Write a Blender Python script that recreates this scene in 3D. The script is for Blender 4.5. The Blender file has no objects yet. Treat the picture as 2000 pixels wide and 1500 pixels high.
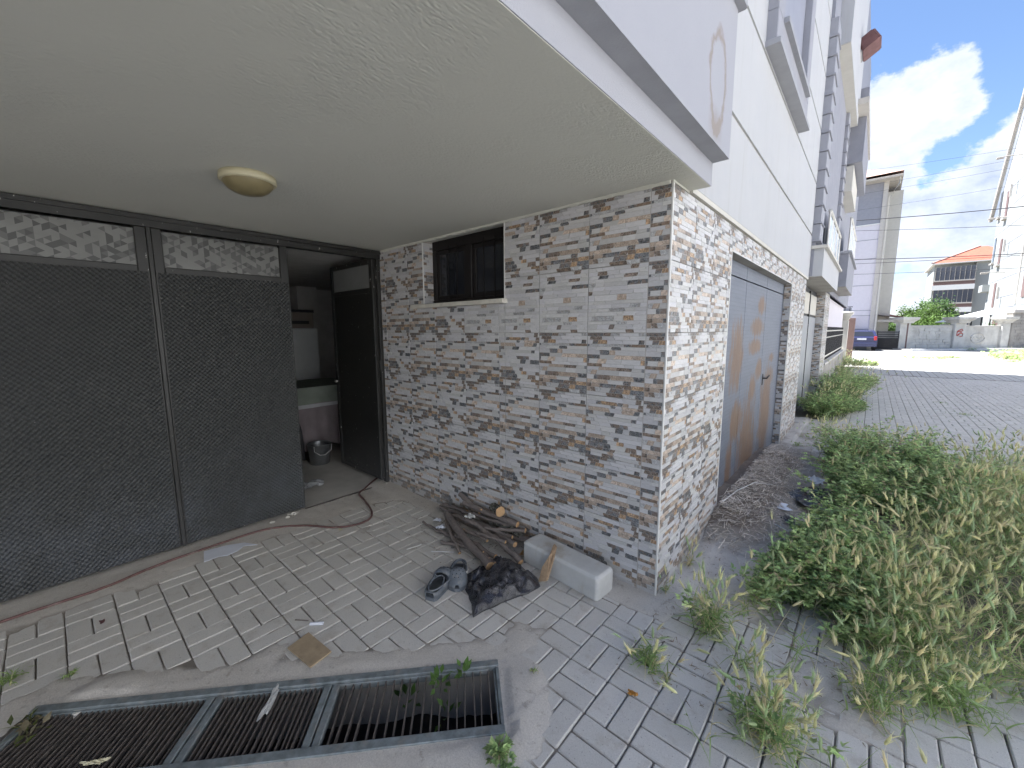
import bpy, math, random
import numpy as np
from mathutils import Matrix, Vector
rng = np.random.default_rng(7)
random.seed(7)
PI = math.pi
SC = bpy.context.scene
COL = SC.collection
# ---------------------------------------------------------------- camera
cam = bpy.data.cameras.new('camera'); cam_o = bpy.data.objects.new('camera', cam); COL.objects.link(cam_o)
pit, yaw, rol = -0.1305, 2.2915, -0.0047
F = Vector((math.cos(pit)*math.cos(yaw), math.cos(pit)*math.sin(yaw), math.sin(pit)))
R = F.cross(Vector((0, 0, 1))).normalized(); U = R.cross(F)
R2 = math.cos(rol)*R + math.sin(rol)*U; U2 = -math.sin(rol)*R + math.cos(rol)*U
m = Matrix((R2, U2, -F)).transposed().to_4x4(); m.translation = Vector((0.8496, -2.2636, 1.6))
cam_o.matrix_world = m
cam.sensor_width = 36; cam.lens = 796.33/2000*36; cam.clip_start = 0.05; cam.clip_end = 3000
SC.camera = cam_o
# ---------------------------------------------------------------- light
SUN = Vector((1.0, 0.13, -2.17)).normalized()
sun = bpy.data.lights.new('sun', 'SUN'); sun.energy = 5.0; sun.angle = math.radians(0.53); sun.color = (1, .95, .86)
so = bpy.data.objects.new('sun', sun); COL.objects.link(so); so.rotation_euler = SUN.to_track_quat('-Z', 'Y').to_euler(); so.location = (0, 0, 30)
SC.view_settings.view_transform = 'Standard'; SC.view_settings.look = 'None'
SC.view_settings.exposure = 2.08; SC.view_settings.gamma = 1; SC.view_settings.use_curve_mapping = False
SC.view_settings.use_white_balance = True; SC.view_settings.white_balance_temperature = 5900; SC.view_settings.white_balance_tint = 12
world = bpy.data.worlds.new('World'); SC.world = world; world.use_nodes = True
def build_world():
    nt = world.node_tree; N = nt.nodes; L = nt.links; N.clear()
    out = N.new('ShaderNodeOutputWorld'); bg = N.new('ShaderNodeBackground'); bg.inputs[1].default_value = 0.054
    sky = N.new('ShaderNodeTexSky'); sky.sky_type = 'NISHITA'; sky.sun_disc = False
    sky.sun_elevation = math.asin(-SUN.z); sky.sun_rotation = math.atan2(-SUN.x, -SUN.y)
    sky.air_density = 1.0; sky.dust_density = 0.6; sky.ozone_density = 1.6
    tc = N.new('ShaderNodeTexCoord')
    def math_(op, a, b=None, c=None, clamp=False):
        n = N.new('ShaderNodeMath'); n.operation = op; n.use_clamp = clamp
        for i, v in enumerate((a, b, c)):
            if v is None: continue
            if hasattr(v, 'is_output') or isinstance(v, bpy.types.NodeSocket): L.new(v, n.inputs[i])
            else: n.inputs[i].default_value = v
        return n.outputs[0]
    dirv = tc.outputs['Generated']
    sep = N.new('ShaderNodeSeparateXYZ'); L.new(dirv, sep.inputs[0])
    z = sep.outputs[2]
    # cloud noises
    def noise(scale, det, rough, off, sz=1.0):
        mp = N.new('ShaderNodeMapping'); mp.inputs['Location'].default_value = off; mp.inputs['Scale'].default_value = (1, 1, sz)
        L.new(dirv, mp.inputs[0]); n = N.new('ShaderNodeTexNoise'); n.inputs['Scale'].default_value = scale
        n.inputs['Detail'].default_value = det; n.inputs['Roughness'].default_value = rough; L.new(mp.outputs[0], n.inputs['Vector']); return n.outputs['Fac']
    big = noise(3.4, 2, .5, (3.1, .4, .2), 1.6)
    fine = noise(13, 8, .62, (1.3, 2.7, 5.5), 1.3)
    shade = noise(7.5, 6, .6, (8.3, .7, .9), 1.6)
    # cumulus towers: direction, angular radius
    blobs = BLOBS
    acc = None
    for (d, r, w) in blobs:
        dp = N.new('ShaderNodeVectorMath'); dp.operation = 'DOT_PRODUCT'; L.new(dirv, dp.inputs[0]); dp.inputs[1].default_value = Vector(d).normalized()
        # 1 at centre, 0 at the rim
        v = math_('MULTIPLY_ADD', dp.outputs['Value'], w/(1-math.cos(r)), -w*math.cos(r)/(1-math.cos(r)))
        acc = v if acc is None else math_('MAXIMUM', acc, v)
    acc = math_('MAXIMUM', acc, -2.0)
    # a bank of cloud low over the horizon all round
    bank = math_('MULTIPLY_ADD', z, -2.6, 0.62)
    bank = math_('ADD', bank, math_('MULTIPLY_ADD', big, 2.6, -1.42))
    acc = math_('MAXIMUM', acc, bank)
    dens = math_('ADD', acc, math_('MULTIPLY_ADD', fine, 4.2, -2.15))
    cov = N.new('ShaderNodeMapRange'); cov.interpolation_type = 'SMOOTHSTEP'; cov.inputs[1].default_value = -.05; cov.inputs[2].default_value = .55
    L.new(dens, cov.inputs[0])
    covm = math_('MULTIPLY', cov.outputs[0], .97)
    # cloud colour: bright rims and tops, bluish grey inside
    t = math_('MULTIPLY_ADD', shade, 3.6, -1.55, clamp=True)
    thick = math_('MULTIPLY', t, math_('MULTIPLY_ADD', dens, .8, .1, clamp=True))
    cr = N.new('ShaderNodeMixRGB'); cr.inputs[1].default_value = (4.9, 4.95, 5.1, 1); cr.inputs[2].default_value = (2.4, 2.8, 3.6, 1)
    L.new(thick, cr.inputs[0])
    mx = N.new('ShaderNodeMixRGB'); L.new(covm, mx.inputs[0]); L.new(sky.outputs[0], mx.inputs[1]); L.new(cr.outputs[0], mx.inputs[2])
    L.new(mx.outputs[0], bg.inputs[0]); L.new(bg.outputs[0], out.inputs[0])
BLOBS = [((-.02, .94, .325), .085, 1.3), ((.012, .94, .345), .065, 1.3), ((.045, .93, .365), .048, 1.2), ((.062, .94, .337), .044, 1.2), ((-.04, .96, .27), .09, 1.3), ((.0, .97, .25), .05, .9),
         ((.10, .97, .235), .05, 1.0), ((.15, .96, .25), .06, 1.0), ((-.0, .98, .17), .10, 1.0), ((.09, .98, .16), .10, 1.1), ((.17, .97, .14), .09, 1.0), ((.03, 1.0, .055), .035, .8), ((.12, .99, .07), .05, .6),
         ((.35, .9, .3), .16, 1.0), ((.7, .7, .35), .22, 1.0), ((.8, .1, .5), .25, 1.0), ((.5, -.7, .45), .3, 1.0), ((-.7, .6, .4), .2, 1.0)]
build_world()

# ---------------------------------------------------------------- materials
MATS = {}
def sock(x): return isinstance(x, bpy.types.NodeSocket)
class NG:
    """small node helper"""
    def __init__(s, name):
        s.m = bpy.data.materials.new(name); s.m.use_nodes = True; s.nt = s.m.node_tree; s.N = s.nt.nodes; s.L = s.nt.links
        s.b = s.N['Principled BSDF']; s.tc = None; MATS[name] = s.m
    def put(s, inp, v):
        if sock(v): s.L.new(v, inp)
        else: inp.default_value = v
    def obj(s):
        if s.tc is None: s.tc = s.N.new('ShaderNodeTexCoord')
        return s.tc.outputs['Object']
    def wpos(s):
        return s.N.new('ShaderNodeNewGeometry').outputs['Position']
    def map(s, v, scale=(1, 1, 1), loc=(0, 0, 0), rot=(0, 0, 0)):
        n = s.N.new('ShaderNodeMapping'); n.inputs['Scale'].default_value = scale; n.inputs['Location'].default_value = loc; n.inputs['Rotation'].default_value = rot
        s.L.new(v, n.inputs[0]); return n.outputs[0]
    def noise(s, v, scale, det=4, rough=.55, dist=0):
        n = s.N.new('ShaderNodeTexNoise'); n.inputs['Scale'].default_value = scale; n.inputs['Detail'].default_value = det
        n.inputs['Roughness'].default_value = rough; n.inputs['Distortion'].default_value = dist; s.L.new(v, n.inputs['Vector']); return n.outputs['Fac']
    def voro(s, v, scale, feat='F1'):
        n = s.N.new('ShaderNodeTexVoronoi'); n.feature = feat; n.inputs['Scale'].default_value = scale; s.L.new(v, n.inputs['Vector']); return n.outputs['Distance']
    def m_(s, op, a, b=0.0, clamp=False):
        n = s.N.new('ShaderNodeMath'); n.operation = op; n.use_clamp = clamp; s.put(n.inputs[0], a); s.put(n.inputs[1], b); return n.outputs[0]
    def rng(s, v, a, b, c=0., d=1., smooth=True):
        n = s.N.new('ShaderNodeMapRange'); n.inputs[1].default_value = a; n.inputs[2].default_value = b; n.inputs[3].default_value = c; n.inputs[4].default_value = d
        if smooth: n.interpolation_type = 'SMOOTHSTEP'
        s.L.new(v, n.inputs[0]); return n.outputs[0]
    def mix(s, f, a, b, mode='MIX'):
        n = s.N.new('ShaderNodeMixRGB'); n.blend_type = mode; s.put(n.inputs[0], f)
        for i, c in ((1, a), (2, b)):
            if sock(c): s.L.new(c, n.inputs[i])
            else: n.inputs[i].default_value = (*c, 1) if len(c) == 3 else c
        return n.outputs[0]
    def attr(s, name, out='Color'):
        n = s.N.new('ShaderNodeAttribute'); n.attribute_name = name; return n.outputs[out]
    def sep(s, v):
        n = s.N.new('ShaderNodeSeparateXYZ'); s.L.new(v, n.inputs[0]); return n.outputs
    def rand(s): return s.N.new('ShaderNodeObjectInfo').outputs['Random']
    def scale_col(s, c, f):
        n = s.N.new('ShaderNodeVectorMath'); n.operation = 'SCALE'
        if sock(c): s.L.new(c, n.inputs[0])
        else: n.inputs[0].default_value = c[:3]
        s.put(n.inputs['Scale'], f); return n.outputs[0]
    def bump(s, h, strength=.3, dist=.01):
        n = s.N.new('ShaderNodeBump'); n.inputs['Strength'].default_value = strength; n.inputs['Distance'].default_value = dist
        s.L.new(h, n.inputs['Height']); s.L.new(n.outputs[0], s.b.inputs['Normal']); return n
    def fin(s, col=None, rough=None, metal=None, spec=None):
        if col is not None:
            if sock(col): s.L.new(col, s.b.inputs['Base Color'])
            else: s.b.inputs['Base Color'].default_value = (*col, 1)
        if rough is not None: s.put(s.b.inputs['Roughness'], rough)
        if metal is not None: s.put(s.b.inputs['Metallic'], metal)
        if spec is not None: s.b.inputs['Specular IOR Level'].default_value = spec
        return s.m

def plain(name, col, rough=.6, metal=0, var=.15, scale=6, bump=0, bscale=80, spec=.4, bdist=.003, dirt=None):
    g = NG(name); p = g.wpos()
    n = g.noise(p, scale, 5, .6)
    c = g.scale_col(col, g.rng(n, .25, .75, 1-var, 1+var, False))
    if dirt:
        d = g.rng(g.noise(g.map(p, (1, 1, .35)), dirt[1], 6, .65), .5, .72)
        c = g.mix(g.m_('MULTIPLY', d, dirt[2]), c, dirt[0])
    if bump: g.bump(g.noise(p, bscale, 4, .6), bump, bdist)
    return g.fin(c, rough, metal, spec)

def mat_attr(name, rough=.6, trans=0., var=.2, scale=40, spec=.3):
    """colour from the vertex attribute 'col'; leaves may pass light"""
    g = NG(name); c = g.attr('col'); n = g.noise(g.wpos(), scale, 3)
    c = g.scale_col(c, g.rng(n, .3, .7, 1-var, 1+var, False)); g.fin(c, rough, 0, spec)
    if trans:
        t = g.N.new('ShaderNodeBsdfTranslucent'); g.L.new(c, t.inputs[0]); mx = g.N.new('ShaderNodeMixShader'); mx.inputs[0].default_value = trans
        out = g.N['Material Output']; g.L.new(g.b.outputs[0], mx.inputs[1]); g.L.new(t.outputs[0], mx.inputs[2]); g.L.new(mx.outputs[0], out.inputs[0])
    return g.m

def build_mats():
    # pavers: tone per paver, fine pores, dust and dark spots
    g = NG('paver'); p = g.wpos()
    tone = g.m_('ADD', g.m_('MULTIPLY', g.rand(), .10), g.attr('tone', 'Fac'))
    base = g.mix(g.noise(p, 1.1, 4), (.52, .495, .45), (.59, .57, .53))
    c = g.scale_col(base, g.m_('ADD', tone, .90))
    c = g.scale_col(c, g.rng(g.noise(p, 260, 3, .7), .3, .7, .86, 1.1, False))
    c = g.mix(g.rng(g.noise(p, 9, 7, .68), .50, .72, 0, .6), c, (.37, .325, .27))
    c = g.mix(g.rng(g.noise(p, 120, 2, .5), .66, .72, 0, .5), c, (.11, .10, .09))
    g.bump(g.noise(p, 220, 4, .7), .35, .002)
    g.fin(c, .88, 0, .25)
    # joint sand, mortar smears and soil: by height and by mask attribute
    g = NG('ground_bed'); p = g.wpos(); z = g.sep(p)[2]
    hi = g.rng(z, -.004, .0025)
    sand = g.mix(g.noise(p, 30, 5, .7), (.13, .115, .095), (.28, .25, .215))
    mort = g.mix(g.noise(p, 4, 7, .65), (.48, .44, .385), (.58, .55, .505))
    mort = g.scale_col(mort, g.rng(g.noise(p, 160, 4, .75), .3, .7, .8, 1.13, False))
    mort = g.mix(g.rng(g.noise(p, 22, 6, .7), .56, .68, 0, .5), mort, (.25, .215, .18))
    c = g.mix(hi, sand, mort)
    soil = g.mix(g.noise(p, 45, 6, .75), (.09, .07, .055), (.26, .22, .18))
    c = g.mix(g.attr('soil', 'Fac'), c, soil)
    g.bump(g.noise(p, 130, 6, .75), .6, .006)
    g.fin(c, .95, 0, .15)
    g = NG('far_paving'); p = g.wpos()
    br = g.N.new('ShaderNodeTexBrick'); br.inputs['Scale'].default_value = 1; br.inputs['Brick Width'].default_value = .2015; br.inputs['Row Height'].default_value = .2045; br.inputs['Mortar Size'].default_value = .012; br.offset = 0
    g.L.new(p, br.inputs['Vector']); br.inputs['Color1'].default_value = (.50, .485, .45, 1); br.inputs['Color2'].default_value = (.45, .44, .41, 1); br.inputs['Mortar'].default_value = (.2, .18, .15, 1)
    c = g.mix(g.rng(g.noise(p, .8, 6, .65), .45, .7, 0, .6), br.outputs[0], (.48, .45, .39))
    g.fin(c, .9, 0, .2)
    plain('asphalt', (.22, .215, .205), .9, var=.2, scale=3, bump=.3, bscale=100)
    plain('earth', (.17, .15, .115), .95, var=.35, scale=.6, bump=.4, bscale=20)
    plain('concrete', (.40, .39, .36), .88, var=.14, scale=5, bump=.35, bscale=140, dirt=((.25, .235, .21), 3, .6))
    plain('kerb_concrete', (.50, .50, .485), .85, var=.12, scale=9, bump=.35, bscale=220, dirt=((.36, .31, .23), 7, .7))
    plain('wall_concrete', (.60, .585, .54), .9, var=.16, scale=2.2, bump=.5, bscale=60, dirt=((.36, .33, .29), 1.5, .5)); plain('old_concrete', (.36, .34, .31), .9, var=.2, scale=2.2, bump=.5, bscale=60, dirt=((.2, .18, .16), 1.5, .6))
    # soffit plaster, trowelled relief
    g = NG('soffit_plaster'); p = g.wpos()
    c = g.mix(g.noise(p, 1.3, 5, .6), (.555, .55, .49), (.62, .615, .555))
    r = g.noise(g.map(p, (1, .55, 1), rot=(0, 0, .8)), 95, 6, .66, .3)
    r2 = g.rng(g.voro(g.map(p, (1, .5, 1), rot=(0, 0, .6)), 120, 'SMOOTH_F1'), .1, .6)
    msk = g.rng(g.noise(p, 2.2, 3), .4, .62, .25, 1)
    h = g.m_('MULTIPLY', g.m_('ADD', r, g.m_('MULTIPLY', r2, .35)), msk)
    g.bump(h, .5, .007); g.fin(c, .93, 0, .1)
    g = NG('white_render'); p = g.wpos()
    c = g.mix(g.noise(p, 1.1, 5, .6), (.44, .445, .46), (.49, .495, .505))
    c = g.mix(g.rng(g.noise(g.map(p, (4, 4, .35)), 2.4, 6, .7), .5, .75, 0, .4), c, (.38, .37, .35)); c = g.mix(g.rng(g.noise(p, 2.1, 6, .7), .5, .7, 0, .3), c, (.42, .43, .46))
    g.bump(g.noise(p, 190, 5, .7), .45, .004); g.fin(c, .9, 0, .15)
    # lilac grey render with an oval water stain near the corner
    g = NG('lilac_render'); p = g.wpos(); s = g.sep(p)
    c = g.mix(g.noise(p, 1.6, 5, .6), (.33, .335, .37), (.38, .385, .42))
    c = g.mix(g.rng(g.noise(p, 55, 4, .7), .62, .75, 0, .35), c, (.28, .28, .30))
    dy = g.m_('MULTIPLY', g.m_('ADD', s[1], .02), 1/.125); dz = g.m_('MULTIPLY', g.m_('ADD', s[2], -2.78), 1/.215)
    wob = g.m_('MULTIPLY_ADD', g.noise(p, 9, 5, .6), .9)
    rad = g.m_('SQRT', g.m_('ADD', g.m_('MULTIPLY', dy, dy), g.m_('MULTIPLY', dz, dz)))
    rad = g.m_('ADD', rad, g.m_('MULTIPLY', g.noise(p, 8, 6, .65), .9))
    ring = g.m_('SUBTRACT', 1.0, g.m_('MULTIPLY', g.m_('ABSOLUTE', g.m_('SUBTRACT', rad, 1.42)), 5.0), True)
    base = g.m_('MULTIPLY', g.m_('SUBTRACT', 1.0, g.m_('MULTIPLY', g.m_('ABSOLUTE', g.m_('ADD', dz, .95)), 2.2), True), g.m_('SUBTRACT', 1.0, g.m_('ABSOLUTE', dy), True))
    st = g.m_('MINIMUM', g.m_('ADD', g.m_('MULTIPLY', ring, .95), g.m_('MULTIPLY', base, .8)), .85)
    c = g.mix(st, c, (.27, .235, .21))
    g.bump(g.noise(p, 150, 5, .7), .45, .004); g.fin(c, .9, 0, .15)
    plain('molding_grey', (.33, .335, .36), .9, var=.08, bump=.4, bscale=150)
    plain('grey_render', (.27, .275, .31), .9, var=.08, bump=.3, bscale=120)
    plain('surround_grey', (.31, .315, .35), .9, var=.07, bump=.3, bscale=120)
    plain('beige_render', (.50, .47, .43), .9, var=.08)
    plain('lilac_wall_far', (.62, .59, .63), .9, var=.05)
    plain('bounce_wall', (.78, .785, .775), .85, var=.05); plain('white_wall_far', (.34, .355, .345), .85, var=.05)  # first one: white face of the unseen building added for bounce light
    plain('cream_band', (.55, .53, .48), .9, var=.06)
    plain('marble_sill', (.58, .555, .49), .4, var=.14, scale=14, dirt=((.4, .36, .3), 20, .5))
    plain('trim_plastic', (.66, .655, .63), .4, var=.05)
    # printed ceramic: colour attribute + marbling in the dark strips
    g = NG('tile_ceramic'); o = g.obj(); p = g.wpos(); a = g.attr('col'); mk = g.attr('marb', 'Fac')
    sh = g.N.new('ShaderNodeVectorMath'); sh.operation = 'ADD'; g.L.new(o, sh.inputs[0]); g.L.new(g.scale_col(a, 3.0), sh.inputs[1]); q = sh.outputs[0]
    lt = g.rng(g.noise(g.map(q, (1, 1, 4)), 42, 6, .7), .3, .7, .86, 1.09, False)
    dk = g.rng(g.noise(q, 60, 6, .8, 1.2), .36, .66, .38, 2.5)
    f = g.mix(mk, g.N.new('ShaderNodeCombineXYZ').outputs[0], (0, 0, 0))
    fac = g.m_('ADD', g.m_('MULTIPLY', lt, g.m_('SUBTRACT', 1.0, mk)), g.m_('MULTIPLY', dk, mk))
    c = g.scale_col(a, fac)
    veins = g.m_('MULTIPLY', g.rng(g.voro(g.map(q, (1, 1, 1.6)), 32, 'DISTANCE_TO_EDGE'), .0, .05, 1, 0), mk)
    c = g.mix(g.m_('MULTIPLY', veins, .3), c, (.45, .44, .43))
    br_ = g.m_('MULTIPLY', g.rng(g.noise(q, 28, 3, .6), .5, .62), g.m_('MULTIPLY', mk, .55)); c = g.mix(br_, c, (.25, .175, .12))
    # dust near the ground
    zz = g.sep(p)[2]; dst = g.m_('MULTIPLY', g.rng(zz, 0, .16, .75, 0), g.noise(p, 18, 5, .7))
    c = g.mix(dst, c, (.36, .33, .29))
    g.bump(g.noise(g.map(q, (1, 1, 2.5)), 110, 4, .7), .25, .002); g.fin(c, g.rng(g.noise(p, 6, 3), .3, .7, .30, .5), 0, .45)
    plain('grout', (.36, .34, .31), .9, var=.15, scale=20)
    # black painted gates with raised lattice sheet
    def emboss(name, col, sc, dust, rough, metal=0., hb=.9, dist=.006):
        g = NG(name); p = g.wpos(); s = g.sep(p)
        u = g.m_('MULTIPLY', s[1], sc); v = g.m_('MULTIPLY', s[2], sc)
        a1 = g.m_('SINE', u); a2 = g.m_('SINE', v)
        h = g.m_('MULTIPLY', g.m_('MULTIPLY_ADD', a1, .5), g.m_('MULTIPLY_ADD', a2, .5))
        hh = g.m_('MULTIPLY', a1, a2); return g, p, s, hh
    g, p, s, hh = emboss('black_sheet', None, 205, None, .4)
    c = g.mix(g.noise(p, 2.2, 5, .6), (.024, .026, .026), (.044, .045, .044))
    dust = g.m_('MULTIPLY', g.rng(s[2], 0, .9, .8, .0), g.rng(g.noise(p, 4, 6, .7), .35, .7, .2, 1))
    c = g.mix(dust, c, (.075, .082, .095))
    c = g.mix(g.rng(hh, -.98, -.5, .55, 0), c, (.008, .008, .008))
    sc_ = g.rng(g.noise(p, 90, 2, .4), .765, .78); c = g.mix(g.m_('MULTIPLY', sc_, .5), c, (.4, .4, .38))
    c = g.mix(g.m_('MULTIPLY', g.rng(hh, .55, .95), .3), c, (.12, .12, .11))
    g.bump(hh, .85, .005); g.fin(c, .48, 0, .5)
    g = NG('black_paint'); p = g.wpos(); s = g.sep(p)
    c = g.mix(g.noise(p, 5, 5, .6), (.013, .013, .012), (.027, .026, .023))
    c = g.mix(g.m_('MULTIPLY', g.rng(s[2], 0, .7, .6, 0), g.noise(p, 7, 6, .7)), c, (.11, .11, .115))
    c = g.mix(g.rng(g.noise(g.map(p, (1, 1, .4)), 60, 3, .5), .70, .73), c, (.42, .41, .38))
    g.bump(g.noise(p, 90, 3), .12, .002); g.fin(c, .45, 0, .5)
    plain('film_grey', (.2, .2, .19), .5, var=.1)
    g = NG('film'); c = g.scale_col(g.attr('col'), g.rng(g.noise(g.wpos(), 3, 4), .3, .7, .8, 1.15, False)); g.fin(c, .35, 0, .5)
    # galvanised garage sheet with rust
    g, p, s, hh = emboss('galvanised', None, 260, None, .4)
    c = g.mix(g.noise(g.map(p, (1, 1, 6)), 2.5, 5, .6), (.12, .135, .175), (.185, .205, .25))
    c = g.mix(g.rng(g.m_('SINE', g.m_('MULTIPLY', s[2], 175)), .2, 1, 0, .3), c, (.11, .125, .16))
    def blob(cy, cz, ry, rz):
        a = g.m_('MULTIPLY', g.m_('SUBTRACT', s[1], cy), .8/ry); b = g.m_('MULTIPLY', g.m_('SUBTRACT', s[2], cz), .78/rz)
        return g.m_('SUBTRACT', 1.0, g.m_('ADD', g.m_('MULTIPLY', a, a), g.m_('MULTIPLY', b, b)))
    acc = None
    for bb in ((2.62, .28, .34, .52), (3.55, .55, .28, .52), (1.95, 1.35, .22, .26), (2.1, .72, .2, .16), (2.8, 1.62, .28, .08), (2.75, 1.42, .25, .07), (2.95, 1.86, .16, .08), (2.75, .95, .14, .13), (3.7, 1.0, .2, .12), (1.9, .2, .1, .3), (3.0, 1.15, .14, .1), (3.75, 1.25, .12, .05)):
        v = blob(*bb); acc = v if acc is None else g.m_('MAXIMUM', acc, v)
    acc = g.m_('MAXIMUM', acc, -1.2)
    rn = g.noise(g.map(p, (1, 3.2, .7)), 6.5, 7, .68)
    rust = g.rng(g.m_('ADD', acc, g.m_('MULTIPLY', g.m_('SUBTRACT', rn, .5), 4.4)), -.3, .75)
    rc = g.mix(g.noise(g.map(p, (1, 3, .6)), 8, 6, .7), (.085, .05, .036), (.26, .165, .10))
    c = g.mix(g.m_('MULTIPLY', rust, .9), c, rc)
    g.bump(hh, .5, .003); g.fin(c, g.m_('MULTIPLY_ADD', rust, .3), 0.35, .4)
    g.b.inputs['Roughness'].default_value = .5
    for l in list(g.b.inputs['Roughness'].links): g.L.remove(l)
    plain('pale_metal', (.30, .31, .33), .5, .2, var=.15)
    plain('grate_steel', (.20, .225, .23), .6, .3, var=.4, scale=25, bump=.4, bscale=120, dirt=((.26, .25, .23), 14, .85))
    plain('rusty_bar', (.115, .10, .09), .6, .3, var=.35, scale=40, bump=.4, bscale=150, dirt=((.20, .18, .16), 25, .5))
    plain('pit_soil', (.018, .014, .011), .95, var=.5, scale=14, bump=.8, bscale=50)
    plain('lamp_glass', (.21, .175, .09), .35, var=.14, scale=12, spec=.5)
    plain('lamp_rim', (.50, .46, .31), .45, var=.05)
    g = NG('bark'); p = g.wpos(); c = g.mix(g.noise(g.map(p, (1, 1, 2)), 38, 6, .7), (.085, .072, .066), (.30, .26, .235))
    c = g.mix(g.rng(g.noise(p, 16, 4, .6), .55, .75, 0, .5), c, (.19, .165, .15)); g.bump(g.noise(p, 110, 5, .75), .9, .006); g.fin(c, .93, 0, .1)
    g = NG('lichen_bark'); p = g.wpos(); c = g.mix(g.rng(g.noise(p, 60, 5, .75), .42, .6), (.05, .045, .038), (.25, .245, .21)); g.bump(g.noise(p, 80, 5, .8), 1, .01); g.fin(c, .95, 0, .1)
    g = NG('cut_wood'); p = g.wpos(); c = g.mix(g.noise(p, 60, 5, .7), (.34, .19, .09), (.60, .42, .23)); g.fin(c, .8, 0, .2)
    plain('plank_wood', (.34, .24, .15), .8, var=.3, scale=50, bump=.4, bscale=120)
    g = NG('bag_plastic'); p = g.wpos(); g.bump(g.noise(p, 11, 5, .6, 2.5), 1.0, .05); g.fin((.018, .018, .026), .25, 0, .9); g.b.inputs['Coat Weight'].default_value = .6; g.b.inputs['Coat Roughness'].default_value = .08
    plain('clog_rubber', (.115, .13, .15), .75, var=.25, scale=30, bump=.15, bscale=300, dirt=((.26, .25, .23), 30, .6))
    plain('clog_inside', (.075, .08, .08), .85, var=.2, scale=30)
    plain('hole_black', (.01, .01, .012), .9)
    plain('button_white', (.7, .7, .7), .5)
    plain('hose_rubber', (.125, .066, .06), .55, var=.25, scale=25, dirt=((.24, .2, .18), 12, .7))
    plain('paper_white', (.62, .64, .70), .75, var=.06, scale=12)
    plain('paper_grey', (.46, .46, .44), .8, var=.12, scale=30)
    plain('white_plastic', (.75, .77, .82), .35, var=.05)
    plain('clear_plastic', (.34, .35, .36), .25, var=.2, scale=30)
    plain('cardboard', (.33, .255, .165), .85, var=.2, scale=20, dirt=((.2, .15, .1), 18, .5))
    plain('teal_plastic', (.28, .55, .52), .4); plain('blue_plastic', (.06, .16, .30), .4); plain('orange_peel', (.42, .20, .035), .6, var=.3, scale=60)
    plain('fridge_white', (.72, .74, .74), .4, var=.05); plain('cloth_lilac', (.24, .205, .215), .9, var=.2, scale=4); plain('cloth_green', (.21, .235, .20), .9, var=.2); plain('cloth_trim', (.42, .42, .44), .9)
    plain('bucket_metal', (.25, .26, .27), .35, .7, var=.2); plain('room_wall', (.62, .61, .58), .92, var=.12); plain('room_floor', (.44, .42, .385), .9, var=.2, scale=3, bump=.2)
    plain('box_print', (.30, .26, .22), .8); plain('box_red', (.22, .03, .03), .7); plain('box_dark', (.04, .04, .045), .7)
    plain('window_frame', (.011, .009, .009), .55, var=.2); plain('curtain', (.26, .25, .25), .9, var=.2)
    g = NG('dark_glass'); g.fin((.02, .022, .028), .08, 0, .6)
    g = NG('far_glass'); c = g.mix(g.noise(g.wpos(), .5, 3), (.05, .055, .07), (.13, .14, .17)); g.fin(c, .12, 0, .6)
    g = NG('rail_glass'); g.fin((.55, .62, .68), .15, 0, .6)
    plain('shutter_grey', (.27, .28, .33), .6, var=.04)
    plain('rail_metal', (.58, .56, .52), .35, .4); plain('fence_iron', (.03, .03, .033), .5, .3, var=.2)
    plain('car_paint', (.035, .04, .10), .25, .3, var=.05, spec=.6); plain('tyre', (.02, .02, .02), .85); plain('plate_white', (.75, .75, .75), .5); plain('tail_red', (.5, .03, .03), .3)
    plain('roof_tile', (.27, .085, .05), .85, var=.25, scale=3); plain('roof_tile_light', (.40, .27, .22), .85, var=.2, scale=3)
    plain('gutter', (.36, .33, .29), .6); plain('white_paint', (.72, .72, .70), .6, var=.05); plain('mort_chip', (.55, .52, .46), .9, var=.2, scale=40); plain('brown_frame', (.17, .11, .10), .6)
    plain('red_spray', (.48, .07, .05), .7); plain('awning', (.34, .33, .34), .7); plain('awning_red', (.14, .07, .068), .8, var=.4, scale=8)
    plain('cable_black', (.03, .03, .035), .7); plain('bark_far', (.10, .075, .055), .95)
    mat_attr('leaf', .6, .42, .18, 60, .3); mat_attr('straw', .8, .0, .25, 60, .2); mat_attr('grass', .65, .42, .15, 60, .25)
build_mats()
def M(n): return MATS[n]

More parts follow.
